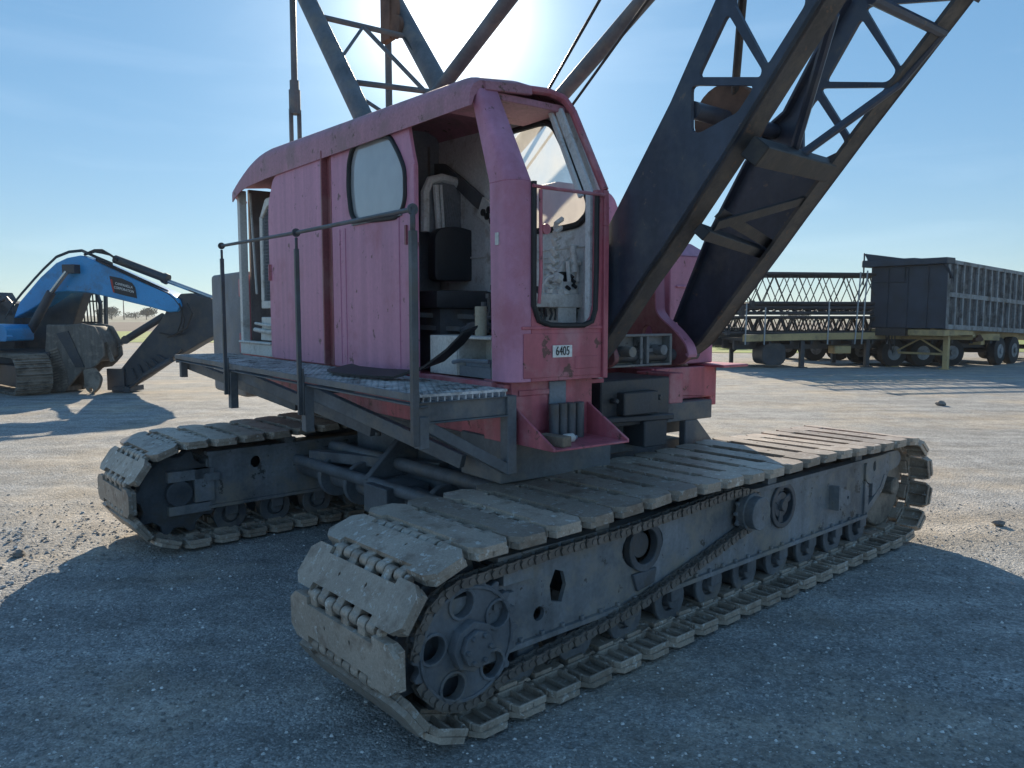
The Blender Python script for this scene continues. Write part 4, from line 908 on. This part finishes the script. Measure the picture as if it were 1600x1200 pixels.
# ------------------------------------------------------------------ excavator parked on the left
XF = Frame(-9.6, 18.3, R_(-10))
exc = thing('excavator', 'blue excavator with black stick folded down and a muddy bucket curled on the gravel', 'excavator', (-9.6, 18.3, 0), R_(-10))
def X(name, mb, m, parent=None, **k): return mb.build(name, M[m], parent or exc, **k)
xs_ = lambda qs, y=0.: XF.sides(qs, y)
def x3(q, y=0.): p = XF.side(q, y); return (p[0], y, p[1])
bo = [(21, 497), (30, 472), (62, 434), (87, 411), (104, 403), (125, 399), (140, 404), (176, 420), (222, 441), (266, 459), (279, 468), (282, 478), (277, 487), (264, 488), (235, 480), (210, 474), (160, 462), (137, 457), (106, 455), (87, 457), (67, 472), (44, 486)]
b = MB(); b.prism(xs_(bo, -.26), -.26, .26, 'xz'); xb = X('boom', b, 'blue', bevel=.02)
b = MB()
for k in range(3):
    y = -.22+.16*k; o2 = 2+1.5*k
    b.tube([x3((x, z-o2), y) for x, z in ((8, 500), (18, 482), (34, 462), (55, 438), (68, 424), (88, 405), (108, 397), (128, 395), (150, 405), (176, 416))], .013, 6)
for k in range(3): b.tube([x3(q, -.1+.1*k) for q in ((132, 398), (148, 391+k), (160, 391+2*k), (172, 398), (184, 406))], .03, 6)
for k in range(3): b.tube([x3((x, z-2-2*k), -.25+.1*k) for x, z in ((150, 409), (176, 421), (222, 442), (262, 460), (272, 468), (285, 485), (283, 505), (276, 525))], .016, 6)
b.tube([x3(q, -.32) for q in ((292, 474), (300, 490), (292, 512), (270, 524), (250, 520))], .022, 6); b.tube([x3(q, -.30) for q in ((280, 474), (288, 500), (284, 520), (262, 527))], .018, 6)
X('hoses', b, 'hose', xb)
b = MB(); b.cyl(x3((180, 405), 0), x3((259, 435), 0), .10, 14); b.cyl(x3((256, 434), 0), x3((262, 437), 0), .125, 14); xc = X('stick_cylinder', b, 'xdark', exc)
b = MB(); b.cyl(x3((259, 438), 0), x3((345, 470), 0), .05, 10); X('cylinder_rod', b, 'steelrod', xc)
b = MB(); b.cyl(x3((46, 520), -.42), x3((80, 457), -.42), .10, 14); b.box(*(lambda p: (p[0]-.18, p[0]+.14, -.45, .45, p[1]-.10, p[1]+.10))(XF.side((109, 420), -.42))); xc = X('boom_cylinder', b, 'xdark', exc)
b = MB(); b.cyl(x3((80, 457), -.42), x3((105, 424), -.42), .055, 10); X('cylinder_rod', b, 'steelrod', xc)
sg = xs_([(171, 431), (190, 435), (206, 442), (211, 449), (214, 466), (196, 462), (177, 457), (174, 447)], -.27)
b = MB(); b.prism(sg, -.272, -.264, 'xz'); sgn = X('company_sign', b, 'signblack', xb)
b = MB(); b.prism(xs_([(172, 437), (175, 436), (179, 457), (177, 457)], -.276), -.278, -.272, 'xz'); X('sign_edge', b, 'signred', sgn)
for body, q in (('CAMPANELLA', (193.5, 446)), ('CORPORATION', (193.5, 452.5))):
    p = x3(q, -.282); o = obj('sign_text', text_mesh('sign_text', body, .082, M['decalwhite']), sgn, p, (math.pi/2, R_(13), 0)); o.scale = (.88, 1, 1)
sk = [(258, 489), (262, 476), (275, 466), (282, 459), (298, 458), (330, 466), (362, 480), (362, 505), (340, 522), (310, 538), (290, 550), (255, 568), (220, 592), (196, 606), (180, 606), (178, 590), (200, 562), (225, 532), (248, 505)]
b = MB(); b.prism(xs_(sk, -.18), -.18, .18, 'xz'); xs2 = X('stick', b, 'xdark', bevel=.015)
b = MB(); b.cyl(x3((256, 494), 0), x3((200, 529), 0), .085, 12); b.cyl(x3((196, 531), -.12), x3((196, 531), .12), .10, 10); xc = X('bucket_cylinder', b, 'xdark')
b = MB(); b.cyl(x3((200, 529), 0), x3((176, 548), 0), .045, 8); X('cylinder_rod', b, 'steelrod', xc)
b = MB(); b.cyl(x3((268, 562), -.3), x3((226, 587), -.3), .07, 10); b.cyl(x3((226, 587), -.3), x3((200, 608), -.3), .035, 8); b.cyl(x3((198, 609), -.38), x3((198, 609), -.2), .07, 10); b.box(*(lambda p: (p[0]-.25, p[0]+.15, -.3, .3, 0.02, .14))(XF.side((190, 612), -.3)))
for k in range(5): b.tube([x3((205+10*k, 575-5*k), -.22), x3((215+12*k, 600-9*k), -.24), x3((236+12*k, 582-9*k), -.22)], .022, 6)
b.box(*(lambda p: (p[0]-.22, p[0]+.22, -.25, .2, .05, .55))(XF.side((192, 600), 0))); X('hammer_lines', b, 'xdark')
bk_ = [(76, 507), (108, 508), (130, 505), (150, 510), (163, 534), (166, 556), (156, 568), (148, 575), (134, 577), (122, 590), (104, 612), (82, 614), (74, 600), (73, 560)]
b = MB(); b.prism(xs_(bk_, -.55), -.62, -.56, 'xz'); b.prism(xs_(bk_, -.55), .0, .06, 'xz'); b.prism(xs_([(88, 520), (106, 517), (133, 568), (120, 574)], -.2), -.5, .05, 'xz')
b.prism(xs_([(76, 507), (73, 560), (74, 600), (82, 614), (104, 612), (104, 604), (84, 600), (82, 560), (86, 510)], -.5), -.58, .05, 'xz'); b.prism(xs_([(108, 508), (146, 510), (160, 534), (163, 556), (152, 566), (140, 540), (112, 520)], -.5), -.58, .05, 'xz')
bkt = X('bucket', b, 'bucket', bevel=.02)
b = MB()
for k in range(15):
    t = k/14; a = (78+2*t, 548+62*t); c = (90+22*t-14*max(0, t-.6), 544+58*t)
    b.bar(x3(a, -.64), x3(c, -.64), .03, .035)
X('wear_strips', b, 'mud', bkt)
b = MB(); b.prism(xs_([(106, 517), (88, 521), (118, 574), (132, 574)], -.64), -.645, -.62, 'xz'); X('mouth_shade_plate', b, 'xdark', bkt)  # black plate painting in the shade of the bucket's open hollow
b = MB(); b.prism(rnd(xs_([(134, 577), (148, 572), (162, 590), (158, 606), (148, 616), (138, 608)], -.5), .08), -.6, -.5, 'xz', holes=[[(XF.side((147, 609), -.5)[0]+.05*math.cos(a), XF.side((147, 609), -.5)[1]+.05*math.sin(a)) for a in (0, .8, 1.57, 2.4, 3.14, 4, 4.7, 5.5)]])
b.bar(x3((140, 580), -.45), x3((136, 606), -.45), .12, .08, (0, 1, 0)); b.bar(x3((165, 535), -.40), x3((176, 565), -.40), .10, .05, (0, 1, 0)); X('bucket_linkage', b, 'mud', bevel=.01)
# upper body, cab with guard bars
b = MB(); b.prism(xs_([(-160, 470), (-40, 472), (0, 470), (22, 490), (24, 555), (-160, 552)], .2), .2, 1.5, 'xz'); b.prism(xs_([(20, 496), (50, 484), (105, 456), (134, 457), (112, 520), (76, 556), (20, 556)], .5), .45, .75, 'xz')
b.prism(xs_([(-160, 540), (110, 548), (110, 566), (-160, 566)], 0), -.7, 1.3, 'xz'); xbody = X('upper_body', b, 'xdark', bevel=.02)
b = MB(); b.prism(rnd(xs_([(-120, 505), (20, 507), (27, 513), (27, 533), (-120, 533)], -.9), .06), -1.2, -.4, 'xz'); b.box(*(lambda p: (p[0]-.06, p[0]+.1, -1.215, -1.2, p[1]-.02, p[1]+.02))(XF.side((14, 525), -1.2))); X('side_cover', b, 'blue', xbody, bevel=.02)
b = MB(); b.prism(xs_([(-20, 466), (0, 460), (4, 457), (12, 470), (22, 474), (25, 492), (-20, 492)], .3), .2, .6, 'xz'); b.tube([x3((0, 470), .1), x3((10, 466), .1), (x3((20, 478), .1))], .05, 6); X('engine_hood', b, 'xdark', xbody)
yc0, yc1 = .9, 1.75
b = MB()
for q0, q1 in (((76, 556), (76, 500)), ((76, 500), (100, 455)), ((100, 455), (150, 455)), ((150, 455), (157, 475)), ((157, 475), (157, 508)), ((165, 462), (166, 530)), ((104, 470), (118, 505)), ((76, 508), (108, 508))):
    for y in (yc0, yc1): b.bar(x3(q0, y), x3(q1, y), .07, .07)
b.prism(xs_([(74, 505), (112, 505), (112, 560), (74, 560)], yc0), yc0, yc1, 'xz'); b.prism(xs_([(104, 452), (152, 453), (152, 459), (104, 459)], yc0), yc0, yc1, 'xz')
b.prism(xs_([(100, 462), (106, 462), (118, 505), (104, 506)], yc0), yc0-.02, yc0+.03, 'xz'); xcab = X('cab', b, 'xdark')
b = MB()
for k in range(9): b.bar(x3((113+5.2*k, 458), yc1-.1), x3((113+5.2*k+4, 504), yc1-.1), .025, .025)
for z in (470, 503): b.bar(x3((110, z), yc1-.1), x3((160, z+1), yc1-.1), .04, .04)
X('guard_bars', b, 'xdark', xcab)
b = MB(); b.prism(xs_([(76, 492), (99, 473), (101, 484), (96, 504), (90, 507), (77, 502)], yc0-.02), yc0-.03, yc0-.01, 'xz'); X('cab_window', b, 'greenglass', xcab)
# crawler whose front end faces the camera
hx = Vector((.74, -.67, 0)).normalized(); TA = math.atan2(hx.y, hx.x)-R_(-10)
loc = Vector((-10.95, 17.5, 0))-XF.o; locl = (loc.dot(XF.x), loc.dot(XF.y), 0)
def xtrack():
    b = MB(); b.box(-3.3, .05, -.22, .22, .16, .66); return b
for k, off in enumerate((0, -2.3)):
    lx = Vector(locl)+Matrix.Rotation(TA, 3, 'Z') @ Vector((0, off, 0))
    tr_ = xtrack().build('track', M['xdark'], exc, rot=TA, loc=lx, bevel=.02)
    L2 = []
    r = .42
    for i in range(60):
        s_ = i/60*(2*3.1+2*math.pi*r)
        if s_ < 3.1: p, n_ = (-3.1+s_, .03+2*r), 0
        elif s_ < 3.1+math.pi*r: a = math.pi/2-(s_-3.1)/r; p, n_ = (r*math.cos(a), .03+r+r*math.sin(a)), -(math.pi/2-a)
        elif s_ < 6.2+math.pi*r: p, n_ = (-(s_-3.1-math.pi*r), .03), math.pi
        else: a = -math.pi/2-(s_-6.2-math.pi*r)/r; p, n_ = (-3.1+r*math.cos(a), .03+r+r*math.sin(a)), -(math.pi/2-a)
        L2.append((p, n_))
    b = MB(); b.box(-.072, .072, -.36, .36, -.03, .0)
    for x in (-.05, .05): b.box(x-.012, x+.012, -.36, .36, 0, .045)
    if k == 0: XSH = b.mesh('track_shoe', M['mud'], bevel=.004)
    for p, n_ in L2: obj('track_shoe', XSH, tr_, (p[0], 0, p[1]), (0, -n_, 0)) if k == 0 else None
    if k == 1:
        b = MB(); b.prism([(p[0], p[1]) for p, n_ in L2], -.36, .36, 'xz'); b.build('track_belt', M['mud'], tr_)

# ------------------------------------------------------------------ trailers on the right
def wheel(t, x, y, r=.5, w=.28, n=22):
    b = MB(); b.cyl((x, y-w/2, r), (x, y+w/2, r), r, n); o = b.build('wheel', M['tyre'], t, bevel=.04, seg=2)
    b = MB(); b.cyl((x, y-w/2-.012, r), (x, y+w/2+.012, r), r*.52, 14); b.cyl((x, y-w/2-.06, r), (x, y+w/2+.06, r), r*.2, 8); b.build('wheel_rim', M['trailer'], o)
# dump trailer: front corner towards the camera, long side running away to the right, nose a little raised
DA = math.atan2(4.07, 5.25); DX, DY = 13.97, 25.0
dt = thing('dump_trailer', 'grey ribbed dump trailer with black tarp frame standing on yellow landing legs', 'trailer', (DX, DY, 0), DA)
LEN, WID = 12.5, 2.5; zf0, zf1 = 1.36, 3.57; sl_ = -.0345
zb = lambda x: zf0+sl_*x; zt = lambda x: zf1+sl_*x
b = MB()
b.add([(x, y, z) for x, f0, f1 in ((0, zf0, zf1), (LEN, zb(LEN), zt(LEN))) for y in (.06, WID-.06) for z in (f0, f1)], [(0, 1, 3, 2), (4, 6, 7, 5), (0, 4, 5, 1), (2, 3, 7, 6), (0, 2, 6, 4)])
body = b.build('body', M['trailerpanel'], dt)
b = MB()
for y in (.03, WID-.03):
    for f_, h in ((zf1-.05, .12), ((zf0+zf1)/2, .15), (zf0+.06, .16)): b.bar((0, y, f_), (LEN, y, f_+sl_*LEN), .09, h)
for k in range(23):
    x = .05+k*.55
    for y in (.03, WID-.03): b.bar((x, y, zb(x)), (x, y, zt(x)), .10, .10, (1, 0, 0))
b.box(-.03, .14, -.02, .10, zf0, zf1); b.build('ribs', M['trailer'], body, bevel=.008)
b = MB(); b.box(-.05, .0, 0, WID, zf0, zf1-.15)
for y in (.6, 1.25, 1.9): b.bar((-.07, y, zf0), (-.07, y, zf1-.2), .05, .05)
b.bar((-.07, 1.2, 2.9), (-.07, 2.4, 2.92), .05, .05); b.bar((-.09, 1.35, 2.9), (-.09, 1.35, 3.4), .04, .04); b.build('front_wall', M['tarp'], body, bevel=.01)
b = MB(); b.box(-.25, .35, -.05, WID+.25, zf1-.14, zf1+.06); b.bar((-.2, .05, zf1-.1), (.1, -.08, zf1-.6), .12, .05); b.bar((-.2, WID+.2, zf1-.05), (-.2, WID+.2, zf1-.75), .05, .05); b.box(-.15, .5, 1.0, WID+.3, zf1+.04, zf1+.1)
b.prism([(1.1, zf1+.05), (2.6, zf1+.05), (2.75, zf1+.34), (2.5, zf1+.30)], -.12, -.06, 'yz'); b.bar((-.1, 2.75, zf1+.05), (-.1, 2.75, zf1+.36), .05, .05); b.bar((-.1, 2.4, zf1+.05), (-.1, 2.7, zf1+.33), .05, .05)
b.build('tarp_roller', M['tarp'], dt, bevel=.015)
b = MB()
for y in (.45, 2.05): b.bar((.1, y, zf0-.12), (LEN, y, zb(LEN)-.12), .16, .24)
b.box(.0, 2.4, .05, WID-.05, zf0-.24, zf0-.04); b.bar((2.3, .05, zf0-.18), (2.3, 2.45, zf0-.18), .2, .25); b.box(3.3, 3.6, .2, .6, .75, 1.15)
fr2 = b.build('chassis', M['yellow'], dt, bevel=.01)
for y in (.25, 2.0):
    b = MB(); b.box(.62, .78, y-.08, y+.08, .02, zf0-.1); b.box(.55, .85, y-.16, y+.16, 0, .03); b.bar((.70, y, zf0-.15), (1.3, y, zf0-.15), .1, .1); b.build('landing_leg', M['yellow'], dt, bevel=.008)
b = MB(); b.bar((.7, .3, .50), (.7, 1.95, .50), .07, .07); b.bar((.7, .3, .52), (.7, 1.1, 1.0), .05, .05); b.bar((.7, 1.95, .52), (.7, 1.1, 1.0), .05, .05); b.bar((.7, .3, 1.02), (.7, 1.95, 1.02), .05, .06); b.build('leg_brace', M['yellow'], dt)
b = MB()
for k in range(4): b.tube([(-.05, 1.6+.1*k, 1.2), (-.15, 1.55+.1*k, .8+.1*k), (.05, 1.7+.08*k, .5+.12*k), (.1, 1.9, 1.1)], .02, 6)
b.box(-.2, .1, 1.2, 2.2, 1.1, 1.35); b.build('air_lines', M['hose'], dt)
b = MB()
for k in range(4): b.cyl((3.0+.15*k, .2, .95+.1*(k % 2)), (3.25+.15*k, .55, .9), .08, 8)
b.build('rusty_chains', M['rust'], dt)
for x in (4.6, 5.9, 9.2, 10.5):
    for y in (.2, 2.3): wheel(dt, x, y)
    b = MB(); b.cyl((x, .2, .5), (x, 2.3, .5), .07, 8); b.bar((x-.4, .45, .85), (x+.4, .45, .85), .1, .15); b.bar((x-.4, 2.05, .85), (x+.4, 2.05, .85), .1, .15); b.build('axle', M['xdark'], dt)

# flatbed trailer carrying lattice boom sections
FA = R_(8); FX, FY = 7.75, 26.0
fl = thing('flatbed_trailer', 'flatbed trailer with yellow side rail loaded with stacked lattice boom sections', 'trailer', (FX, FY, 0), FA)
b = MB(); b.box(0, 9.5, .05, 2.45, .93, 1.02)
for x in range(13): b.box(.2+.75*x, .28+.75*x, .05, 2.45, .80, .93)
b.box(0, 9.5, .7, .85, .62, .93); b.box(0, 9.5, 1.6, 1.75, .62, .93); b.build('deck', M['xdark'], fl)
b = MB(); n = 12
vs = []; 
for i in range(n+1):
    x = 9.5*i/n; h = 1.03+.07*math.sin(math.pi*i/n)
    for y in (-.03, .05): vs += [(x, y, h-.13), (x, y, h+.10)]
fs = [(0, 1, 3, 2), (4*n, 4*n+2, 4*n+3, 4*n+1)]
for i in range(n): a = 4*i; fs += [(a, a+4, a+5, a+1), (a+2, a+3, a+7, a+6), (a+1, a+5, a+7, a+3), (a, a+2, a+6, a+4)]
b.add(vs, fs); b.build('side_rail', M['yellow'], fl, bevel=.006)
for x, h in ((.05, 1.25), (.72, 1.1), (3.0, 1.3), (4.0, 2.3), (4.25, 2.35), (5.2, 1.4)):
    b = MB(); b.bar((x, -.06, .8), (x+(.12 if h > 2 else .02), -.06, .95+h), .035, .035); b.build('stake', M['scrap'], fl)
b = MB(); b.prism(rnd([(.75, .10), (1.6, .10), (1.6, .85), (.75, .85)], .3), .1, .9, 'xz'); b.build('round_tank', M['xdark'], fl, bevel=.02)
b = MB(); b.box(3.35, 3.95, .05, .5, .48, .74); b.build('tool_box', M['yellow'], fl, bevel=.02)
for x in (2.2, 4.6): b = MB(); b.box(x-.07, x+.07, .1, .24, .02, .93); b.box(x-.07, x+.07, 2.2, 2.34, .02, .93); b.box(x-.15, x+.15, .02, .32, 0, .03); b.build('landing_leg', M['xdark'], fl)
for x in (5.6, 6.7, 7.8):
    for y in (.25, 2.25): wheel(fl, x, y, .48)
    b = MB(); b.cyl((x, .2, .48), (x, 2.3, .48), .07, 8); b.build('axle', M['xdark'], fl)
def lattice(name, label, L, w, h, loc, ang, pitch=.75, r=.042, rl=.016, plank=False):
    t = thing('lattice_boom_section', label, 'boom section', loc, ang, 'lattice boom sections stacked on the flatbed')
    for y in (0, w):
        for z in (r, h-r):
            b = MB(); b.cyl((0, y, z), (L, y, z), r, 8); b.box(-.06, .06, y-r*1.6, y+r*1.6, z-r*1.6, z+r*1.6); b.box(L-.06, L+.06, y-r*1.6, y+r*1.6, z-r*1.6, z+r*1.6); b.build('chord', M['lattice'], t)
    b = MB(); n = int(L/pitch)
    for i in range(n):
        x0, x1 = i*L/n, (i+1)*L/n; xm = (x0+x1)/2
        for y in (0, w): b.cyl((x0, y, r), (xm, y, h-r), rl, 5); b.cyl((xm, y, h-r), (x1, y, r), rl, 5)
        for z in (r, h-r): b.cyl((x0, 0, z), (xm, w, z), rl, 5); b.cyl((xm, w, z), (x1, 0, z), rl, 5)
    for x in (0, L):
        for z in (r, h-r): b.cyl((x, 0, z), (x, w, z), rl*1.4, 5)
        b.cyl((x, 0, r), (x, w, h-r), rl*1.4, 5)
    b.build('lacing', M['lattice'], t)
def onfl(x, y, z): return (FX+x*math.cos(FA)-y*math.sin(FA), FY+x*math.sin(FA)+y*math.cos(FA), z)
lattice('a', 'small lattice boom section lowest in the stack at the front edge of the flatbed', 7.6, .72, .62, onfl(-.5, .15, 1.14), FA, .42, .045, .020)
lattice('b', 'small lattice boom section low in the middle of the flatbed stack', 8.0, .72, .62, onfl(-.8, 1.0, 1.14), FA, .40, .045, .020)
lattice('c', 'small lattice boom section lowest in the stack at the back of the flatbed', 7.8, .60, .60, onfl(-.7, 1.85, 1.14), FA, .44, .045, .020)
lattice('d', 'flat narrow lattice boom section lying on the small sections at the front of the stack', 7.2, 1.0, .30, onfl(.0, .15, 1.80), FA+.012, .5, .06, .028)
lattice('e', 'flat narrow lattice boom section lying on the small sections at the back of the stack', 7.5, 1.0, .28, onfl(-.4, 1.35, 1.80), FA-.015, .5, .06, .028)
lattice('f', 'tall lattice boom section on top of the stack nearest the camera', 7.4, 1.15, 1.10, onfl(.3, .05, 2.14), FA+.03, .85, .055, .018)
lattice('g', 'tall lattice boom section on top of the stack behind the front one', 7.8, 1.15, 1.14, onfl(-.5, 1.30, 2.12), FA-.045, .80, .055, .018)
# lower trailer beyond the boom foot, with steel stock on its deck
tl = thing('gooseneck_trailer', 'low dark trailer with braced landing legs and grey steel stock on its deck', 'trailer', (4.6, 27.6, 0), R_(4))
b = MB(); b.box(0, 5.2, 0, 2.3, .86, .98); b.box(0, 5.2, .1, .22, .72, .86); b.box(0, 5.2, 2.05, 2.17, .72, .86); b.build('deck', M['xdark'], tl, bevel=.01)
for x in (1.9, 3.35):
    b = MB(); b.box(x-.06, x+.06, .1, .22, .02, .86); b.box(x-.18, x+.18, .02, .3, 0, .04); b.bar((x, .16, .42), (x+.45, .16, .82), .05, .05); b.build('landing_leg', M['xdark'], tl)
for x, z0, h, c in ((2.4, .98, .16, 'scrap'), (2.2, 1.14, .07, 'signred'), (2.5, 1.21, .14, 'scrap')):
    b = MB(); b.box(x, x+1.5, .1, 1.2, z0, z0+h*.45); b.box(x+.05, x+1.4, .15, 1.1, z0+h*.5, z0+h); o = b.build('steel_stock', M[c], None, rot=R_(4), loc=(4.6, 27.6, 0), bevel=.01)
    tag(o, {.98: 'pale grey steel beams lying on the low trailer deck, bottom of the pile', 1.14: 'thin red steel strip between the grey beams on the low trailer', 1.21: 'pale grey steel beams at the top of the pile on the low trailer'}[z0], 'steel stock')
# dark bogie trailer standing between the flatbed and the dump trailer
bt = thing('bogie_trailer', 'dark empty trailer chassis with tandem wheels half hidden behind the dump trailer', 'trailer', (11.2, 30.2, 0), R_(14))
b = MB(); b.box(0, 7.5, .1, .3, .75, 1.0); b.box(0, 7.5, 2.0, 2.2, .75, 1.0); b.box(0, 7.5, .0, 2.3, 1.0, 1.12)
for k in range(6): b.box(.3+1.3*k, .45+1.3*k, .1, 2.2, .8, 1.0)
b.build('deck', M['xdark'], bt)
for x in (.8, 1.9, 5.2, 6.3):
    for y in (.2, 2.1): wheel(bt, x, y, .5)

# ------------------------------------------------------------------ far trees, bushes, pole, hills
def crown(b, c, rx, rz, n, sz, seed):
    rr = random.Random(seed)
    lobes = [(Vector((rr.gauss(0, .45)*rx, rr.gauss(0, .45)*rx, rr.uniform(-.5, .6)*rz)), rr.uniform(.35, .65)) for _ in range(9)]
    for _ in range(n):
        l, q = rr.choice(lobes); d = Vector((rr.gauss(0, 1), rr.gauss(0, 1), rr.gauss(0, 1))).normalized()*(rr.random()**.4)*q
        p = Vector(c)+l+Vector((d.x*rx, d.y*rx, d.z*rz)); s_ = sz*rr.uniform(.6, 1.4)
        a = Vector((rr.gauss(0, 1), rr.gauss(0, 1), rr.gauss(0, 1))).normalized(); e = a.orthogonal().normalized(); f_ = a.cross(e)
        b.add([p+e*s_, p+f_*s_*.6, p-e*s_, p-f_*s_*.6], [(0, 1, 2, 3)])
def tree(label, x, y, h, rx, seed, group='hazy trees along the far field'):
    t = thing('tree', label, 'tree', (x, y, 0), 0, group); rr = random.Random(seed)
    b = MB(); b.cyl((0, 0, 0), (rr.uniform(-.2, .2), 0, h*.5), h*.035, 7, h*.018)
    for k in range(4): a = k*1.6+seed; b.cyl((0, 0, h*.3), (math.cos(a)*rx*.6, math.sin(a)*rx*.6, h*.65), h*.014, 5, h*.006)
    b.build('trunk', M['trunk'], t); b = MB(); crown(b, (0, 0, h*.52), rx, h*.42, 1100, h*.06, seed); b.build('crown', M['leaf'], t, smooth=False)
def gx_(px, d): return (px-800)/FPX*d
TL = ['hazy tree left of the pole seen under the excavator boom', 'hazy tree right of the pole seen under the excavator boom', 'low hazy tree between the pole and the right tree under the excavator boom', 'hazy tree far behind at the left edge of the excavator', 'faint tree far beyond the ribbed trailer on the right', 'faint low tree beyond the lattice sections on the right']
for (px, d, h, rx), lb, sd in zip(((177, 300, 5.2, 4.2), (231, 290, 5.0, 3.8), (214, 320, 3.2, 5.0), (20, 330, 6.5, 6), (1540, 260, 4.0, 5), (1240, 280, 4, 6)), TL, range(6)): tree(lb, gx_(px, d), d, h, rx, sd+3)
pl = thing('utility_pole', 'thin distant utility pole standing between the hazy trees', 'pole', (gx_(196, 290), 290, 0)); b = MB(); b.cyl((0, 0, 0), (0, 0, 9.2), .22, 8, .14); b.build('shaft', M['trunk'], pl); b = MB(); b.box(-1.2, 1.2, -.1, .1, 8.3, 8.5); b.build('crossarm', M['trunk'], pl)
for px, d, h, w_, lb, sd in ((1140, 41, .75, 1.0, 'dry grey brown bush in the grass behind the low trailer legs', 1), (1166, 43, .55, .8, 'small dry bush right of the larger bush behind the low trailer', 2), (1120, 44, .6, .9, 'small dry bush left of the larger bush behind the low trailer', 5)):
    t = thing('bush', lb, 'bush', (gx_(px, d), d, 0), 0, 'dry bushes behind the low trailer'); b = MB(); crown(b, (0, 0, h*.45), w_, h*.5, 700, .07, sd); b.build('foliage', M['drybush'], t, smooth=False)
    b = MB()
    for k in range(7): a = k*.9; b.cyl((0, 0, 0), (math.cos(a)*w_*.5, math.sin(a)*w_*.5, h*.7), .02, 5, .006)
    b.build('stems', M['trunk'], t)
# ------------------------------------------------------------------ the air: thin dusty haze over the plain
hz = bpy.data.materials.new('haze'); hz.use_nodes = True; _n = hz.node_tree; _n.nodes.clear(); _o = N_(_n, 'ShaderNodeOutputMaterial')
_v = N_(_n, 'ShaderNodeVolumePrincipled'); _v.inputs['Color'].default_value = (.92, .95, 1, 1); _v.inputs['Density'].default_value = .0004; _v.inputs['Anisotropy'].default_value = .1
_n.links.new(_v.outputs[0], _o.inputs['Volume'])
o = MB().box(-1650, 1650, -80, 1950, -1.2, 13).build('haze', hz, smooth=False); tag(o, 'thin pale haze over the flat plain', 'haze', kind='stuff')

# ------------------------------------------------------------------ loose stones and gravel
STN = [('angular grey stone lying alone on the sunlit gravel right of the crane', 1470, 633, .10), ('flat pale stone in the dirt at the left edge of the yard', 30, 868, .045), ('dark lump of dried mud on the gravel beyond the right track end', 1560, 820, .05)]
def stone_mesh(sd, r):
    bm = bmesh.new(); bmesh.ops.create_icosphere(bm, subdivisions=2, radius=r)
    for v in bm.verts: v.co *= 1+.35*noise.noise(v.co/r*1.3+Vector((sd*7, 0, 0))); v.co.z *= .6
    me = bpy.data.meshes.new('stone'); bm.to_mesh(me); bm.free(); me.materials.append(M['stone']); return me
for k, (lb, px, py, r) in enumerate(STN):
    P = hit((px, py), (0, 0, 0), Vector((0, 0, 1))); o = obj('stone', stone_mesh(k, r), None, (P.x, P.y, r*.35)); tag(o, lb, 'stone')
rr = random.Random(3); vs = []; fs = []
def pebble(x, y, r):
    n = len(vs); a = rr.random()*6.28; e = rr.uniform(.6, 1); z = gz(x, y)+r*.15
    for k in range(5):
        t = a+k*1.2566; q = r*rr.uniform(.75, 1.15); vs.append((x+q*math.cos(t), y+q*e*math.sin(t), z))
    q = r*.55
    for k in range(5):
        t = a+.3+k*1.2566; vs.append((x+q*math.cos(t), y+q*e*math.sin(t), z+r*rr.uniform(.45, .75)))
    for k in range(5): fs.append((n+k, n+(k+1) % 5, n+5+(k+1) % 5, n+5+k))
    fs.append((n+5, n+6, n+7, n+8, n+9))
for _ in range(42000):
    y = 1.9+5.5*rr.random()**1.7; x = rr.uniform(-.72, .72)*y
    if noise.noise(Vector((x*.8, y*.8, 3)))*.6+.5 > rr.random(): pebble(x, y, .0035+.0085*rr.random()**3)
for _ in range(1300):                                     # crumbled clods where machines have churned the yard
    x = rr.gauss(-3.9, .6); y = rr.gauss(5.4, .9)
    if x < -2.9: pebble(x, y, .005+.016*rr.random()**3)
gm_ = mat('loose_gravel', (.33, .33, .325), .85, var=.2, scale=3, bump=0)
_n = gm_.node_tree; _g = N_(_n, 'ShaderNodeNewGeometry'); _r = N_(_n, 'ShaderNodeMapRange'); _r.inputs[3].default_value = .65; _r.inputs[4].default_value = 1.0
_p = N_(_n, 'ShaderNodeMath', operation='POWER'); _p.inputs[1].default_value = 4.0; _n.links.new(_g.outputs['Random Per Island'], _p.inputs[0]); _r.inputs[4].default_value = 2.6; _n.links.new(_p.outputs[0], _r.inputs[0])
_s = N_(_n, 'ShaderNodeVectorMath', operation='SCALE'); _b = _n.nodes['Principled BSDF']; _c = _b.inputs['Base Color'].links[0].from_socket
_n.links.new(_c, _s.inputs[0]); _n.links.new(_r.outputs[0], _s.inputs['Scale']); _n.links.new(_s.outputs[0], _b.inputs['Base Color'])
o = MB().add(vs, fs).build('loose_gravel', gm_, smooth=False); tag(o, 'loose grey gravel strewn over the yard in front of the crane', 'gravel', kind='stuff')
